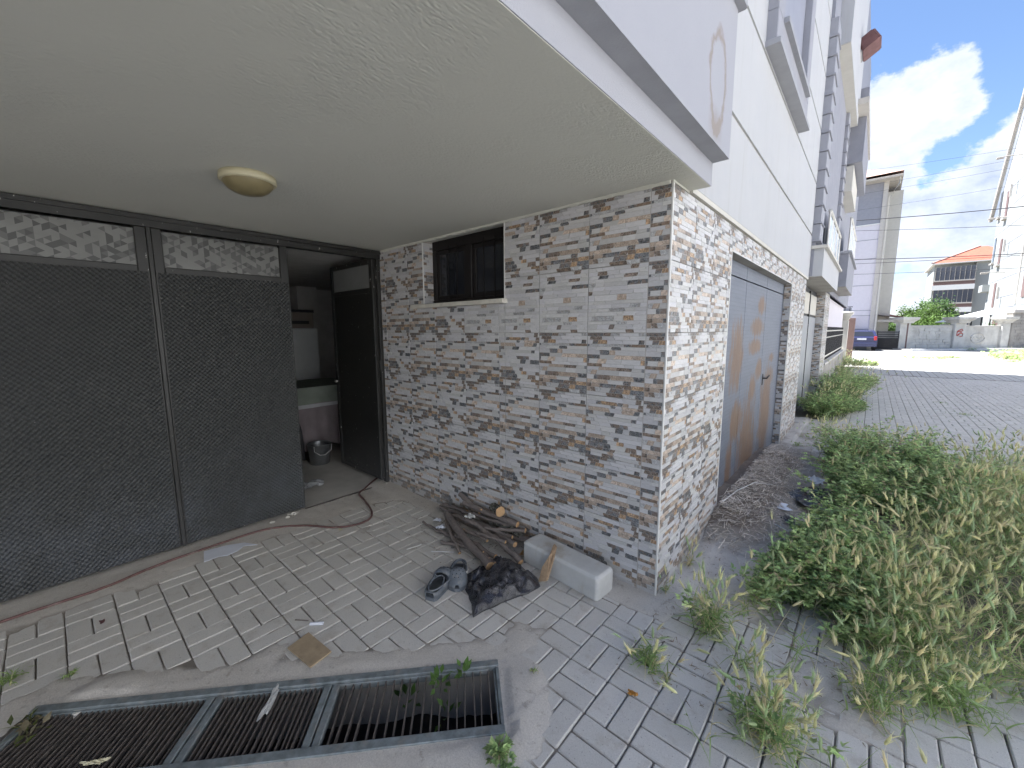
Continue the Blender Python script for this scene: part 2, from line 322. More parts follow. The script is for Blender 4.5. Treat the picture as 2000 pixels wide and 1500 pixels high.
# ---------------------------------------------------------------- geometry helpers
class MB:
    def __init__(s): s.v = []; s.f = []; s.mi = []; s.c = []; s.n = 0; s.sm = []
    def add(s, vs, fs, mi=0, col=None, smooth=False):
        o = s.n; s.v.extend([tuple(p) for p in vs]); s.n += len(vs)
        for f in fs: s.f.append(tuple(i+o for i in f)); s.mi.append(mi); s.c.append(col or (1, 1, 1)); s.sm.append(smooth)
        return s
    def box(s, a, b, mi=0, bev=0, rz=0, c=None, col=None):
        """box between two corners; bev cuts the four upright and top edges a little"""
        x0, y0, z0 = [min(a[i], b[i]) for i in range(3)]; x1, y1, z1 = [max(a[i], b[i]) for i in range(3)]
        if bev:
            e = bev
            v = []
            for (z, k) in ((z0, 0), (z1-e, 0), (z1, e)):
                v += [(x0+k+e, y0+k, z), (x1-k-e, y0+k, z), (x1-k, y0+k+e, z), (x1-k, y1-k-e, z), (x1-k-e, y1-k, z), (x0+k+e, y1-k, z), (x0+k, y1-k-e, z), (x0+k, y0+k+e, z)]
            f = [tuple(range(7, -1, -1)), tuple(range(16, 24))]
            for r in (0, 8): f += [(r+i, r+(i+1) % 8, r+8+(i+1) % 8, r+8+i) for i in range(8)]
        else:
            v = [(x0, y0, z0), (x1, y0, z0), (x1, y1, z0), (x0, y1, z0), (x0, y0, z1), (x1, y0, z1), (x1, y1, z1), (x0, y1, z1)]
            f = [(3, 2, 1, 0), (4, 5, 6, 7), (0, 1, 5, 4), (1, 2, 6, 5), (2, 3, 7, 6), (3, 0, 4, 7)]
        if rz:
            cx, cy = c if c else ((x0+x1)/2, (y0+y1)/2); ca, sa = math.cos(rz), math.sin(rz)
            v = [(cx+(p[0]-cx)*ca-(p[1]-cy)*sa, cy+(p[0]-cx)*sa+(p[1]-cy)*ca, p[2]) for p in v]
        return s.add(v, f, mi, col)
    def tube(s, pts, r, n=8, mi=0, caps=True, capmi=None, col=None, smooth=True, jit=0):
        pts = [Vector(p) for p in pts]; k = len(pts); rr = r if hasattr(r, '__len__') else [r]*k
        vs = []; up = Vector((0, 0, 1))
        for i, p in enumerate(pts):
            d = (pts[min(i+1, k-1)]-pts[max(i-1, 0)]).normalized()
            a = d.cross(up) if abs(d.z) < .95 else d.cross(Vector((1, 0, 0))); a.normalize(); b = a.cross(d)
            for j in range(n):
                t = 2*PI*j/n; q = rr[i]*(1+(random.uniform(-jit, jit) if jit else 0)); vs.append(p+(a*math.cos(t)+b*math.sin(t))*q)
        fs = [(i*n+j, i*n+(j+1) % n, (i+1)*n+(j+1) % n, (i+1)*n+j) for i in range(k-1) for j in range(n)]
        s.add(vs, fs, mi, col, smooth)
        if caps:
            cm = mi if capmi is None else capmi
            s.add(vs[:n], [tuple(range(n))], cm, col); s.add(vs[-n:], [tuple(range(n-1, -1, -1))], cm, col)
        return s
    def cyl(s, a, b, r, n=12, mi=0, r2=None): return s.tube([a, b], [r, r if r2 is None else r2], n, mi)
    def lathe(s, prof, n=24, c=(0, 0, 0), mi=0, smooth=True):
        vs = [(c[0]+r*math.cos(2*PI*j/n), c[1]+r*math.sin(2*PI*j/n), c[2]+z) for (r, z) in prof for j in range(n)]
        fs = [(i*n+j, i*n+(j+1) % n, (i+1)*n+(j+1) % n, (i+1)*n+j) for i in range(len(prof)-1) for j in range(n)]
        return s.add(vs, fs, mi, None, smooth)
    def prism(s, poly, z0, z1, mi=0, col=None):
        """poly: xy outline counter-clockwise"""
        n = len(poly); v = [(p[0], p[1], z0) for p in poly]+[(p[0], p[1], z1) for p in poly]
        return s.add(v, [tuple(range(n-1, -1, -1)), tuple(range(n, 2*n))]+[(i, (i+1) % n, n+(i+1) % n, n+i) for i in range(n)], mi, col)
    def mesh(s, name, mats, attrs=False, tone=None):
        me = bpy.data.meshes.new(name); me.from_pydata(s.v, [], s.f)
        for m_ in mats: me.materials.append(M(m_) if isinstance(m_, str) else m_)
        me.polygons.foreach_set('material_index', s.mi); me.polygons.foreach_set('use_smooth', s.sm)
        if attrs:
            a = me.color_attributes.new('col', 'FLOAT_COLOR', 'CORNER'); buf = np.ones((len(me.loops), 4), np.float32)
            k = 0
            for f, c in zip(s.f, s.c): buf[k:k+len(f), :3] = c[:3]; k += len(f)
            a.data.foreach_set('color', buf.ravel())
        me.update(); return me
    def build(s, name, mats, parent=None, loc=None, attrs=False, **tags):
        if isinstance(mats, str): mats = [mats]
        return link(name, s.mesh(name, mats, attrs), parent, loc, **tags)
def link(name, me, parent=None, loc=None, rz=None, **tags):
    o = bpy.data.objects.new(name, me); COL.objects.link(o)
    if parent is not None: o.parent = parent; 
    if loc: o.location = loc
    if rz: o.rotation_euler.z = rz
    for k, v in tags.items(): o[k] = v
    return o
def thing(name, label, cat, loc=(0, 0, 0), rz=0, group=None):
    o = bpy.data.objects.new(name, None); COL.objects.link(o); o.location = loc; o.rotation_euler.z = rz; o.empty_display_size = .1
    o['label'] = label; o['category'] = cat
    if group: o['group'] = group
    return o
def tags(label, cat, group=None, kind=None):
    d = dict(label=label, category=cat)
    if group: d['group'] = group
    if kind: d['kind'] = kind
    return d
def part_box(name, a, b, mat, parent, bev=0, **t): return MB().box(a, b, 0, bev).build(name, mat, parent, **t)
def npmesh(name, V, Fq, mat, parent=None, col=None, smooth=False, **t):
    """mesh from numpy: V (n,3), Fq (m,k) faces of equal size, col per face"""
    me = bpy.data.meshes.new(name); m_, k = Fq.shape
    me.vertices.add(len(V)); me.vertices.foreach_set('co', V.astype(np.float32).ravel())
    me.loops.add(m_*k); me.loops.foreach_set('vertex_index', Fq.astype(np.int32).ravel())
    me.polygons.add(m_); me.polygons.foreach_set('loop_start', np.arange(0, m_*k, k, dtype=np.int32)); me.polygons.foreach_set('loop_total', np.full(m_, k, np.int32))
    me.update(calc_edges=True)
    if smooth: me.polygons.foreach_set('use_smooth', np.ones(m_, bool))
    me.materials.append(M(mat))
    if col is not None:
        a = me.color_attributes.new('col', 'FLOAT_COLOR', 'CORNER'); buf = np.ones((m_, k, 4), np.float32); buf[..., :3] = col[:, None, :]; a.data.foreach_set('color', buf.ravel())
    me.validate(); return link(name, me, parent, **t)
_H = rng.random((256, 256))
def vnoise(x, y, sc, oct=4, seed=0):
    out = np.zeros_like(x, dtype=float); amp = 1; tot = 0
    for o in range(oct):
        X = x*sc+seed*17.3+o*31.7; Y = y*sc+seed*9.1+o*11.3; xi = np.floor(X).astype(int); yi = np.floor(Y).astype(int); fx = X-xi; fy = Y-yi
        fx = fx*fx*(3-2*fx); fy = fy*fy*(3-2*fy)
        g = lambda a, b: _H[a % 256, b % 256]
        v = (g(xi, yi)*(1-fx)+g(xi+1, yi)*fx)*(1-fy)+(g(xi, yi+1)*(1-fx)+g(xi+1, yi+1)*fx)*fy
        out += amp*v; tot += amp; amp *= .5; sc *= 2
    return out/tot
WA = 2.880; HC = 2.383; TW = .3824; TH = .392; Z0 = .015; K0 = .119
# ================================================================ GROUND
GP = Vector((-.388, -.984)); GANG = math.atan2(-.745, -.667); GLEN = 1.98; GWID = .327
def gloc(x, y):
    """ground point -> along / across the drain"""
    ca, sa = math.cos(GANG), math.sin(GANG); dx = x-GP.x; dy = y-GP.y
    return dx*ca+dy*sa, -dx*sa+dy*ca
def sstep(x, a, b):
    t = np.clip((x-a)/(b-a), 0, 1); return t*t*(3-2*t)
def drain_dist(x, y):
    s, t = gloc(x, y); dx = np.maximum(np.maximum(-s, s-GLEN), 0); dy = np.maximum(np.maximum(-t, t-GWID), 0); return np.hypot(dx, dy)
def ground_h(x, y):
    n = vnoise(x, y, 5, 5, 1); n2 = vnoise(x, y, 1.7, 3, 2); n3 = vnoise(x, y, 22, 4, 3)
    h = -.0125+(n-.5)*.008+(n3-.5)*.008
    h += .0165*sstep(-x+(n-.5)*.1, 2.38, 2.60)
    h += .0165*sstep(y, -.25, -.13)*(x < .12)
    h += .0165*(1-sstep(drain_dist(x, y)+(n-.5)*.12, .09, .30))
    h += .014*(1-sstep(np.hypot((x+.16)/1.0, (y+1.12)/1.5)+(n-.5)*.2, .08, .30))
    h += .013*sstep(n2, .60, .74)
    # strip of dust and grit at the foot of the garage wall, rising under the straw
    h = np.where(drain_dist(x, y) < .045, np.minimum(h, .0035), h)
    w = (1-sstep(x+(n-.5)*.3, .32, .50))*sstep(y, -.25, .05)*(x > -.3)
    h += .017*w
    hp = (1-sstep(x, .10, .62))*sstep(y, .85, 1.25)*(1-sstep(y, 3.1, 4.3)); h += hp*(.15+.05*(n-.5))
    wd = sstep(x+(n-.5)*.7, .55, .95)*sstep(y-(.55*(x-1))*0+(n-.5)*.5, .35, .8)*(1-sstep(y, 4.4, 5.1))*(1-sstep(x, 4.4, 5)); h += wd*.03
    bare = (1-sstep(np.hypot((x-.55)/.75, (y-6.0)/1.5)+(n-.5)*.5, .6, 1.0)); h += bare*.014
    return h, np.clip(hp*1.4+wd*.9+.55*w*sstep(n, .45, .7)*sstep(y, .55, 1.0), 0, 1)
def build_ground():
    def sheet(name, x0, x1, y0, y1, st, **t):
        nx = int((x1-x0)/st)+1; ny = int((y1-y0)/st)+1
        X, Y = np.meshgrid(np.linspace(x0, x1, nx), np.linspace(y0, y1, ny)); h, so_ = ground_h(X, Y)
        s, t_ = gloc(X, Y)
        V = np.stack([X, Y, h], -1).reshape(-1, 3); I = np.arange(nx*ny).reshape(ny, nx)
        Fq = np.stack([I[:-1, :-1], I[:-1, 1:], I[1:, 1:], I[1:, :-1]], -1).reshape(-1, 4)
        dd = np.minimum(np.minimum(s, GLEN-s), np.minimum(t_, GWID-t_)); k_ = np.argmin(np.stack([s, GLEN-s, t_, GWID-t_]), 0)
        mv = (dd > 0) & (dd < .021); ca, sa = math.cos(GANG), math.sin(GANG)
        ds = np.where(k_ == 0, -dd, np.where(k_ == 1, dd, 0))*mv; dt = np.where(k_ == 2, -dd, np.where(k_ == 3, dd, 0))*mv
        V[:, 0] += (ds*ca-dt*sa).reshape(-1); V[:, 1] += (ds*sa+dt*ca).reshape(-1)
        inside = ((dd > 0) & ~mv).reshape(-1); Fq = Fq[~inside[Fq].any(1)]
        o = npmesh(name, V, Fq, 'ground_bed', smooth=True, **t)
        a = o.data.attributes.new('soil', 'FLOAT', 'POINT'); a.data.foreach_set('value', so_.reshape(-1).astype(np.float32)); return o
    bed = sheet('pavement', -2.95, 3.4, -3.4, 6.6, .02, kind='structure')
    b2 = MB()
    for (x0, x1, y0, y1) in ((-2.95, 12, 6.6, 17), (3.4, 12, -3.4, 6.6), (-2.95, 12, -12, -3.4)): b2.add([(x0, y0, -.0135), (x1, y0, -.0135), (x1, y1, -.0135), (x0, y1, -.0135)], [(0, 1, 2, 3)])
    o2 = MB(); o2.add([(4.9, -12, -.003), (30, -12, -.003), (30, 17, -.003), (4.9, 17, -.003)], [(0, 1, 2, 3)]); o2.build('yard_paving', 'far_paving', kind='structure')
    b2.build('joint_sand', 'ground_bed', bed, kind='stuff')
    far = MB(); far.add([(-2, 17, -.0005), (12, 17, -.0005), (12, 32.6, -.0005), (-2, 32.6, -.0005)], [(0, 1, 2, 3)]); far.build('street_paving', 'far_paving', kind='structure')
    g = MB(); Rr = 900
    hole = [(-3, -12), (12, -12), (12, 60), (-3, 60)]
    g.add([(-Rr, -Rr, -.05), (Rr, -Rr, -.05), (Rr, Rr, -.05), (-Rr, Rr, -.05)]+[(p[0], p[1], -.05) for p in hole], [(0, 1, 5, 4), (1, 2, 6, 5), (2, 3, 7, 6), (3, 0, 4, 7)])
    g.add([(-3, 17, -.05), (12, 17, -.05), (12, 60, -.05), (-3, 60, -.05)], [(0, 1, 2, 3)])
    g.add([(-3, -12, -.8), (12, -12, -.8), (12, 17, -.8), (-3, 17, -.8)], [(0, 1, 2, 3)])
    g.build('ground', 'earth', kind='structure')
    r = MB(); r.add([(-60, 32.6, .0), (80, 32.6, .0), (80, 46, .0), (-60, 39.4, .0)], [(0, 1, 2, 3)]); r.build('road', 'asphalt', kind='structure')
    k = MB(); k.box((-40, 32.45, -.04), (60, 32.6, .03), 0, .01); k.build('kerb', 'kerb_concrete', kind='structure')
    # pavers: basket weave of pairs
    SX, SY = .2015, .2045; X0, Y0 = .0655, -.918
    def paver_mesh(lx, ly, k):
        mb = MB(); j = .0030; e = .0048
        mb.box((-lx/2+j, -ly/2+j, -.04), (lx/2-j, ly/2-j, 0), 0, e)
        for q in range(len(mb.v)):
            x, y, z = mb.v[q]
            if z > -.03: mb.v[q] = (x+random.uniform(-.0008, .0008), y+random.uniform(-.0008, .0008), z)
        return mb
    lib = {o: [paver_mesh(*((SX, SY/2) if o == 0 else (SX/2, SY)), k) for k in range(4)] for o in (0, 1)}
    libm = {o: [q.mesh('paver', ['paver']) for q in lib[o]] for o in (0, 1)}
    cand = []
    for i in range(-16, 52):
        for j in range(-22, 88):
            cx = X0+(i+.5)*SX; cy = Y0+(j+.5)*SY
            if cx < -2.62 or cx > 9.5 or cy < -5 or cy > 16.9: continue
            if cx > 4.5+max(cy, 0)*.35: continue
            if cx < .12 and cy > -.10: continue
            if drain_dist(np.float64(cx), np.float64(cy)) < .085: continue
            if .0 < cx < .6 and cy > .1 and cx < .35: continue
            for s in (-1, 1):
                if (i+j) % 2: cand.append((0, cx, cy+s*SY/4))
                else: cand.append((1, cx+s*SX/4, cy))
    F2 = F
    def score(c):
        d = Vector((c[1], c[2], 0))-cam_o.matrix_world.translation; z = d.dot(F)
        if z < .3: return 1e9
        u = d.dot(R2)/z*796.33; v = -d.dot(U2)/z*796.33
        if abs(u) > 1010 or v > 760: return 1e6+d.length
        return d.length
    cand.sort(key=score)
    mbst = []; cols = []
    stV = []; stF = []; tone = []; off = 0
    for n, (o, x, y) in enumerate(cand):
        dz = random.gauss(0, .0012); rx = random.gauss(0, .006); ry = random.gauss(0, .006); rz = random.gauss(0, .008); k = random.randrange(4)
        if n < 300:
            ob = link('paver', libm[o][k], bed, (x, y, dz)); ob.rotation_euler = (rx, ry, rz)
        else:
            v = np.array(lib[o][k].v); v[:, 2] += v[:, 0]*-ry+v[:, 1]*rx+dz; c, s = math.cos(rz), math.sin(rz)
            v2 = v.copy(); v2[:, 0] = v[:, 0]*c-v[:, 1]*s+x; v2[:, 1] = v[:, 0]*s+v[:, 1]*c+y
            stV.append(v2); stF.extend([tuple(i+off for i in f) for f in lib[o][k].f]); off += len(v2); tone.extend([random.random()*.10]*len(v2))
    me = bpy.data.meshes.new('paver_field'); me.from_pydata(np.concatenate(stV).tolist(), [], stF); me.materials.append(M('paver'))
    a = me.attributes.new('tone', 'FLOAT', 'POINT'); a.data.foreach_set('value', np.array(tone, np.float32)); link('paver_field', me, bed, kind='stuff')
build_ground()

# ================================================================ TILE CLADDING
def tile_pattern(seed, pale=0.0):
    """strips (u0,u1,v0,v1,slant,colour,marble,depth) of one printed tile"""
    r = random.Random(seed); out = []; nr = 16; hs = [r.choice((.75, .9, 1, 1.1, 1.3)) for _ in range(nr)]; s = sum(hs); hs = [h*TH/s for h in hs]; v = 0
    pend = []
    for k in range(nr):
        u = -r.uniform(0, .10); v1 = v+hs[k]
        while u < TW:
            l = r.choice((.04, .06, .08, .10, .12, .15)); u1 = u+l
            below = [p for p in pend if p[0]-.01 < u+.03 < p[1]+.01]
            dark_p = (.43 if not below else .43)*(1-pale); q = r.random(); w = r.uniform(.8, 1.2)
            if q < dark_p:
                t = r.random()
                c = (.10, .105, .112) if t < .52 else ((.135, .108, .088) if t < .88 else (.26, .18, .11))
                l = r.choice((.035, .05, .065, .085, .11)); u1 = u+l; c = tuple(x*w for x in c); mb = 1; dk = 1
            elif q < dark_p+.09:
                c = tuple(x*w for x in ((.40, .33, .27), (.33, .335, .34))[r.random() < .55]); mb = .4; dk = 0
            else:
                t = r.uniform(.86, 1.07); b = r.uniform(.98, 1.05); c = (.53*t, .525*t, .52*t*b); mb = 0; dk = 0
            out.append([max(u, 0), min(u1, TW), v, v1, r.choice((-.006, -.003, .003, .006)), c, mb, r.uniform(.0004, .0030)-(.0006 if dk else 0), dk])
            u = u1
        pend = []
        v = v1
    return out
PAT = {0: tile_pattern(11), 1: tile_pattern(11), 2: tile_pattern(23), 3: tile_pattern(31, .75)}
TCACHE = {}
def tile_mesh(var, a0, a1, b0, b1):
    key = (var, round(a0, 3), round(a1, 3), round(b0, 3), round(b1, 3))
    if key in TCACHE: return TCACHE[key]
    mb = MB(); cols = []; marb = []
    j = .0016
    x0, x1, z0, z1 = a0+j, a1-j, b0+j, b1-j
    mb.box((x0, -.0002, z0), (x1, .007, z1)); cols += [(.46, .45, .44)]*6; marb += [0]*6
    for (u0, u1, v0, v1, sl, c, m_, dp, dk) in PAT[var]:
        u0, u1, v0, v1 = max(u0, x0), min(u1, x1), max(v0+.0005, z0), min(v1-.0005, z1)
        if u1-u0 < .004 or v1-v0 < .003: continue
        u0 += .0006; u1 -= .0006; s = sl if (u0 > x0+.006 and u1 < x1-.006) else 0
        y = -.0004-dp; e = .0007
        o = [(u0-s, 0, v0), (u1-s, 0, v0), (u1+s, 0, v1), (u0+s, 0, v1)]; t = [(u0-s+e, y, v0+e), (u1-s-e, y, v0+e), (u1+s-e, y, v1-e), (u0+s+e, y, v1-e)]
        mb.add(o+t, [(4, 5, 6, 7), (0, 1, 5, 4), (1, 2, 6, 5), (2, 3, 7, 6), (3, 0, 4, 7)]); cols += [c]*5; marb += [m_]*5
    mb.c = cols; me = mb.mesh('tile', ['tile_ceramic'], True)
    a = me.attributes.new('marb', 'FLOAT', 'FACE'); a.data.foreach_set('value', np.array(marb, np.float32))
    TCACHE[key] = me; return me
def clad(parent, facing, org, a0, a1, z0, z1, phase=0., pick=None):
    """tiles over a rectangle; facing 'S' = towards -Y with a along +X, 'E' = towards +X with a along +Y"""
    i0 = math.floor((a0-phase)/TW); i = i0
    while phase+i*TW < a1-1e-4:
        c0 = phase+i*TW; u0 = max(a0, c0)-c0; u1 = min(a1, c0+TW)-c0
        k = math.floor((z0-Z0)/TH)
        while Z0+k*TH < z1-1e-4:
            r0 = Z0+k*TH; v0 = max(z0, r0)-r0; v1 = min(z1, r0+TH)-r0
            if u1-u0 > .012 and v1-v0 > .012:
                var = pick(i, k) if pick else (0 if (i*3+k) % 5 else 2)
                o = link('tile', tile_mesh(var, u0, u1, v0, v1), parent)
                if facing == 'S': o.location = (c0, org, r0)
                else: o.location = (org, c0, r0); o.rotation_euler.z = PI/2
            k += 1
        i += 1

# ================================================================ THE BUILDING
B = thing('apartment_building', 'white and grey apartment building with stone-look tiled ground floor filling the left and middle', 'building')
def build_main():
    # --- window wall of the porch
    w = MB()
    for a, b in (((-2.88, .0075, 0), (-2.175, .25, 2.40)), ((-2.175, .0075, 0), (-1.205, .25, 1.80)), ((-1.205, .0075, 0), (-.0075, .25, 2.40))): w.box(a, b)
    wall = w.build('tiled_wall', 'grout', B, label='wall with window, clad in stone-look tiles')
    ph = -(K0+TW*9)
    def pickA(i, k): return 3 if (k == 4 and i >= 5 and i <= 8) else (0 if (i+2*k) % 4 else 2)
    clad(wall, 'S', 0, -2.878, -2.175, .0, 2.376, ph, pickA); clad(wall, 'S', 0, -2.175, -1.205, .0, 1.80, ph, pickA); clad(wall, 'S', 0, -1.205, -.006, .0, 2.376, ph, pickA)
    # reveal left of the window (faces +X)
    clad(wall, 'E', -2.175, .004, .12, 1.835, 2.376, 0.004)
    part_box('plaster_bead', (-.3, .001, 2.3725), (-.0005, .25, 2.3865), 'soffit_plaster', wall)
    part_box('corner_trim', (-.007, -.003, 0), (.004, .007, 2.372), 'trim_plastic', wall, .002)
    part_box('window_trim', (-2.182, -.004, 1.835), (-2.172, .006, 2.372), 'trim_plastic', wall, .002)
    part_box('window_trim', (-1.210, -.004, 1.835), (-1.200, .006, 2.372), 'trim_plastic', wall, .002)
    part_box('reveal', (-1.205, .0078, 1.81), (-1.198, .24, 2.38), 'room_wall', wall)
    # --- window
    f = MB(); y0 = .105
    for a, b in (((-2.175, y0, 1.832), (-1.205, y0+.05, 1.875)), ((-2.175, y0, 2.30), (-1.205, y0+.05, 2.382)), ((-2.175, y0, 1.875), (-2.125, y0+.05, 2.30)), ((-1.25, y0, 1.875), (-1.205, y0+.05, 2.30)), ((-1.74, y0-.006, 1.875), (-1.66, y0+.05, 2.30))): f.box(a, b, 0, .004)
    win = f.build('window', 'window_frame', B)
    for x0, x1 in ((-2.125, -1.74), (-1.66, -1.25)):
        s = MB(); yy = y0+.012
        for a, b in (((x0+.002, yy, 1.877), (x1-.002, yy+.03, 1.91)), ((x0+.002, yy, 2.265), (x1-.002, yy+.03, 2.298)), ((x0+.002, yy, 1.91), (x0+.035, yy+.03, 2.265)), ((x1-.035, yy, 1.91), (x1-.002, yy+.03, 2.265))): s.box(a, b, 0, .003)
        s.build('sash', 'window_frame', win); part_box('pane', (x0+.035, yy+.012, 1.91), (x1-.035, yy+.016, 2.265), 'dark_glass', win)
    part_box('curtain', (-2.10, y0+.032, 1.90), (-2.0, y0+.04, 2.25), 'curtain', win)
    for x in (-1.95, -1.84, -1.52, -1.40):
        part_box('window_bar', (x, y0-.012, 1.85), (x+.007, y0-.006, 2.33), 'window_frame', win)
    s = MB(); s.box((-2.315, -.055, 1.800), (-1.178, .13, 1.832), 0, .004); s.build('window_sill', 'marble_sill', B)
    # --- porch soffit, edge and parapet
    s = MB(); s.box((-2.93, -7.0, HC), (.110, .0, 2.51)); s.box((-.0, 0.0, HC), (.110, .248, 2.51)); s.box((-2.175, .0, HC), (-1.205, .16, 2.42)); s.build('porch_soffit', 'soffit_plaster', B, label='rough plastered porch ceiling')
    part_box('slab_edge', (.108, -7.0, HC+.002), (.114, .2505, 2.505), 'lilac_render', B)
    part_box('slab_edge', (.0, .2445, HC+.002), (.1145, .2508, 2.505), 'lilac_render', B)
    bp = MB(); bp.box((-.0, -7.0, 2.508), (.196, .252, 3.225)); bp.box((-1.5, -7.0, 2.508), (-.0, .0, 2.60)); bp.build('balcony_parapet', 'lilac_render', B, label='lilac grey parapet with an oval water stain')
    part_box('parapet_base', (.1, -7.0, 2.5045), (.1965, .2525, 2.5085), 'molding_grey', B)
    part_box('parapet_coping', (-.06, -7.02, 3.222), (.236, .272, 3.31), 'molding_grey', B, .01)
    # --- plaster bead between soffit and tiles
    b = MB(); n = 60
    for i in range(n):
        x = -2.86+i*2.84/n; r = random.uniform(.004, .012); b.box((x, -.002-r*.6, 2.374-r), (x+2.84/n*1.1, .01, 2.386), 0, .0015)
    b.build('plaster_bead', 'soffit_plaster', wall)
    # --- ground floor towards the street
    g = MB()
    for a, b_ in (((-.25, .0, 0), (-.0075, 1.235, 2.40)), ((-.25, 1.235, 2.20), (-.0075, 4.314, 2.40)), ((-.3, 4.314+.0075, 0), (-.0075, 5.764, 2.40))): g.box(a, b_)
    part_box('pillar', (-.3, 9.3075, 0), (-.0075, 10.5, 2.42), 'grout', B)
    sw = g.build('street_wall', 'grout', B, label='street side wall clad in stone-look tiles')
    rnd = lambda i, k: 0 if (i+3*k) % 4 else 2
    clad(sw, 'E', 0, .006, 1.235, 0, 2.372, 0, rnd); clad(sw, 'E', 0, 1.235, 4.314, 2.193, 2.372, 0, rnd); clad(sw, 'E', 0, 4.314, 5.764, 0, 2.372, 0, rnd); clad(sw, 'E', 0, 9.3, 10.5, 0, 2.36, 0, rnd)
    clad(sw, 'S', 4.314, -.085, -.006, 0, 2.193, -.085, rnd); clad(sw, 'S', 9.3, -.2, -.006, 0, 2.36, -.2, rnd)
    part_box('door_trim', (-.006, 1.228, 0), (.004, 1.238, 2.2), 'trim_plastic', sw, .002); part_box('door_trim', (-.006, 4.308, 0), (.004, 4.318, 2.19), 'trim_plastic', sw, .002)
    part_box('lintel_trim', (-.004, 1.238, 2.187), (.004, 4.308, 2.195), 'trim_plastic', sw, .001)
    part_box('lintel_soffit', (-.24, 1.236, 2.190), (-.004, 4.313, 2.1935), 'old_concrete', sw)
    part_box('lintel_soffit', (-.24, 1.236, 2.20), (-.2, 4.313, 2.1935), 'old_concrete', sw)
    # --- garage door, four leaves
    gd = thing_part('garage_door', B)
    ys = [1.25, 2.16, 3.14, 3.34, 4.30]; ys = [1.25, 2.17, 3.16, 4.30]
    for a, b_ in zip(ys, ys[1:]):
        part_box('door_leaf', (-.105, a+.006, .02), (-.082, b_-.006, 2.05), 'galvanised', gd, .003)
        part_box('transom_sheet', (-.105, a+.006, 2.062), (-.084, b_-.006, 2.185), 'galvanised', gd, .003)
    part_box('door_frame', (-.13, 1.236, .0), (-.107, 4.312, 2.19), 'fence_iron', gd)
    hd = MB(); hd.tube([(-.08, 3.27, 1.03), (-.04, 3.27, 1.03), (-.035, 3.33, 1.045), (-.035, 3.40, 1.05)], .009, 8); hd.box((-.082, 3.25, .95), (-.076, 3.29, 1.08), 0, .002); hd.build('handle', 'fence_iron', gd)
    # --- second garage door
    g2 = thing_part('garage_door', B)
    part_box('door_frame', (-.19, 5.766, 0), (-.165, 9.298, 2.40), 'fence_iron', g2)
    ys = [5.80, 6.75, 7.95, 9.28]
    for a, b_ in zip(ys, ys[1:]):
        part_box('door_leaf', (-.163, a+.03, .02), (-.145, b_-.03, 1.85), 'pale_metal', g2, .003); part_box('transom_pane', (-.160, a+.03, 1.90), (-.15, b_-.03, 2.30), 'cream_band', g2)
        part_box('stile', (-.165, a-.028, 0), (-.135, a+.028, 2.36), 'black_paint', g2, .003)
    # --- upper wall in bands with recessed grooves
    core = MB(); core.box((-11.5, 5.8, 2.43), (-.02, 19.0, 11.0)); core.box((-11.5, -9, 2.55), (-1.5, 5.8, 11.0)); core.box((-1.5, .0, 2.405), (.003, 5.8, 11.0)); core.box((-11.5, 10.4, 0), (-.9, 19, 2.43)); core.box((-11.5, 1.6, 0), (-7.0, 10.4, 2.43))
    core.build('wall', 'cream_band', B)
    zs = [2.405, 3.045, 3.805, 4.56, 5.31, 6.06, 6.8, 7.5, 8.2, 8.9, 9.6, 10.3, 11]
    wy0, wy1, wz0, wz1 = 1.95, 3.50, 4.02, 5.75
    up = MB()
    for a, b_ in zip(zs, zs[1:]):
        a2 = a+(.015 if a > 2.5 else 0); b2 = b_-.015
        segs = [(.0, 5.80)]
        if b2 > wz0 and a2 < wz1:
            segs = [(.0, wy0), (wy1, 5.80)]
            if a2 < wz0: up.box((-.02, wy0, a2), (.018, wy1, wz0))
            if b2 > wz1: up.box((-.02, wy0, wz1), (.018, wy1, b2))
        for s0, s1 in segs: up.box((-.02, s0, a2), (.018, s1, b2), 0)
    up.build('render_wall', 'white_render', B, label='white rendered upper wall with level grooves')
    part_box('drip_edge', (-.02, .251, 2.374), (.0175, 5.8, 2.404), 'cream_band', B)
    # --- big upper window with grey surround
    sr = MB(); o = .095
    sr.box((.0, 1.78, 3.86), (o, 3.66, 4.10), 0, .006); sr.box((.0, 1.78, 4.10), (o, 2.02, 6.0), 0, .006); sr.box((.0, 3.44, 4.10), (o, 3.66, 6.0), 0, .006); sr.box((0, 1.78, 5.9), (o, 3.66, 6.1), 0, .006)
    sf = sr.build('window', 'surround_grey', B, label='tall upper window in a wide grey surround')
    part_box('window_sill', (.0, 1.76, 3.83), (.125, 3.69, 3.875), 'molding_grey', sf, .005)
    part_box('inner_sill', (-.02, 2.00, 4.09), (.135, 3.46, 4.135), 'molding_grey', sf, .005)
    part_box('shutter', (.005, 2.03, 4.14), (.03, 3.43, 5.9), 'shutter_grey', sf)
    part_box('window_frame', (.03, 2.03, 4.14), (.05, 2.10, 5.9), 'white_paint', sf, .003)
    # --- grey wing with quoins
    wg = MB(); wg.box((-.1, 5.8, 2.43), (.06, 9.7, 11)); wing = wg.build('wing_wall', 'grey_render', B)
    q1 = MB(); q1.box((0, 0, 0), (.13, .42, .235), 0, .008); q1.box((0, -.012, -.02), (.145, .44, .0), 0, .004); qm = q1.mesh('quoin', ['surround_grey'])
    for yb in (5.775, 9.30):
        for k in range(12): link('quoin', qm, wing, (-.01, yb, 2.97+k*.262))
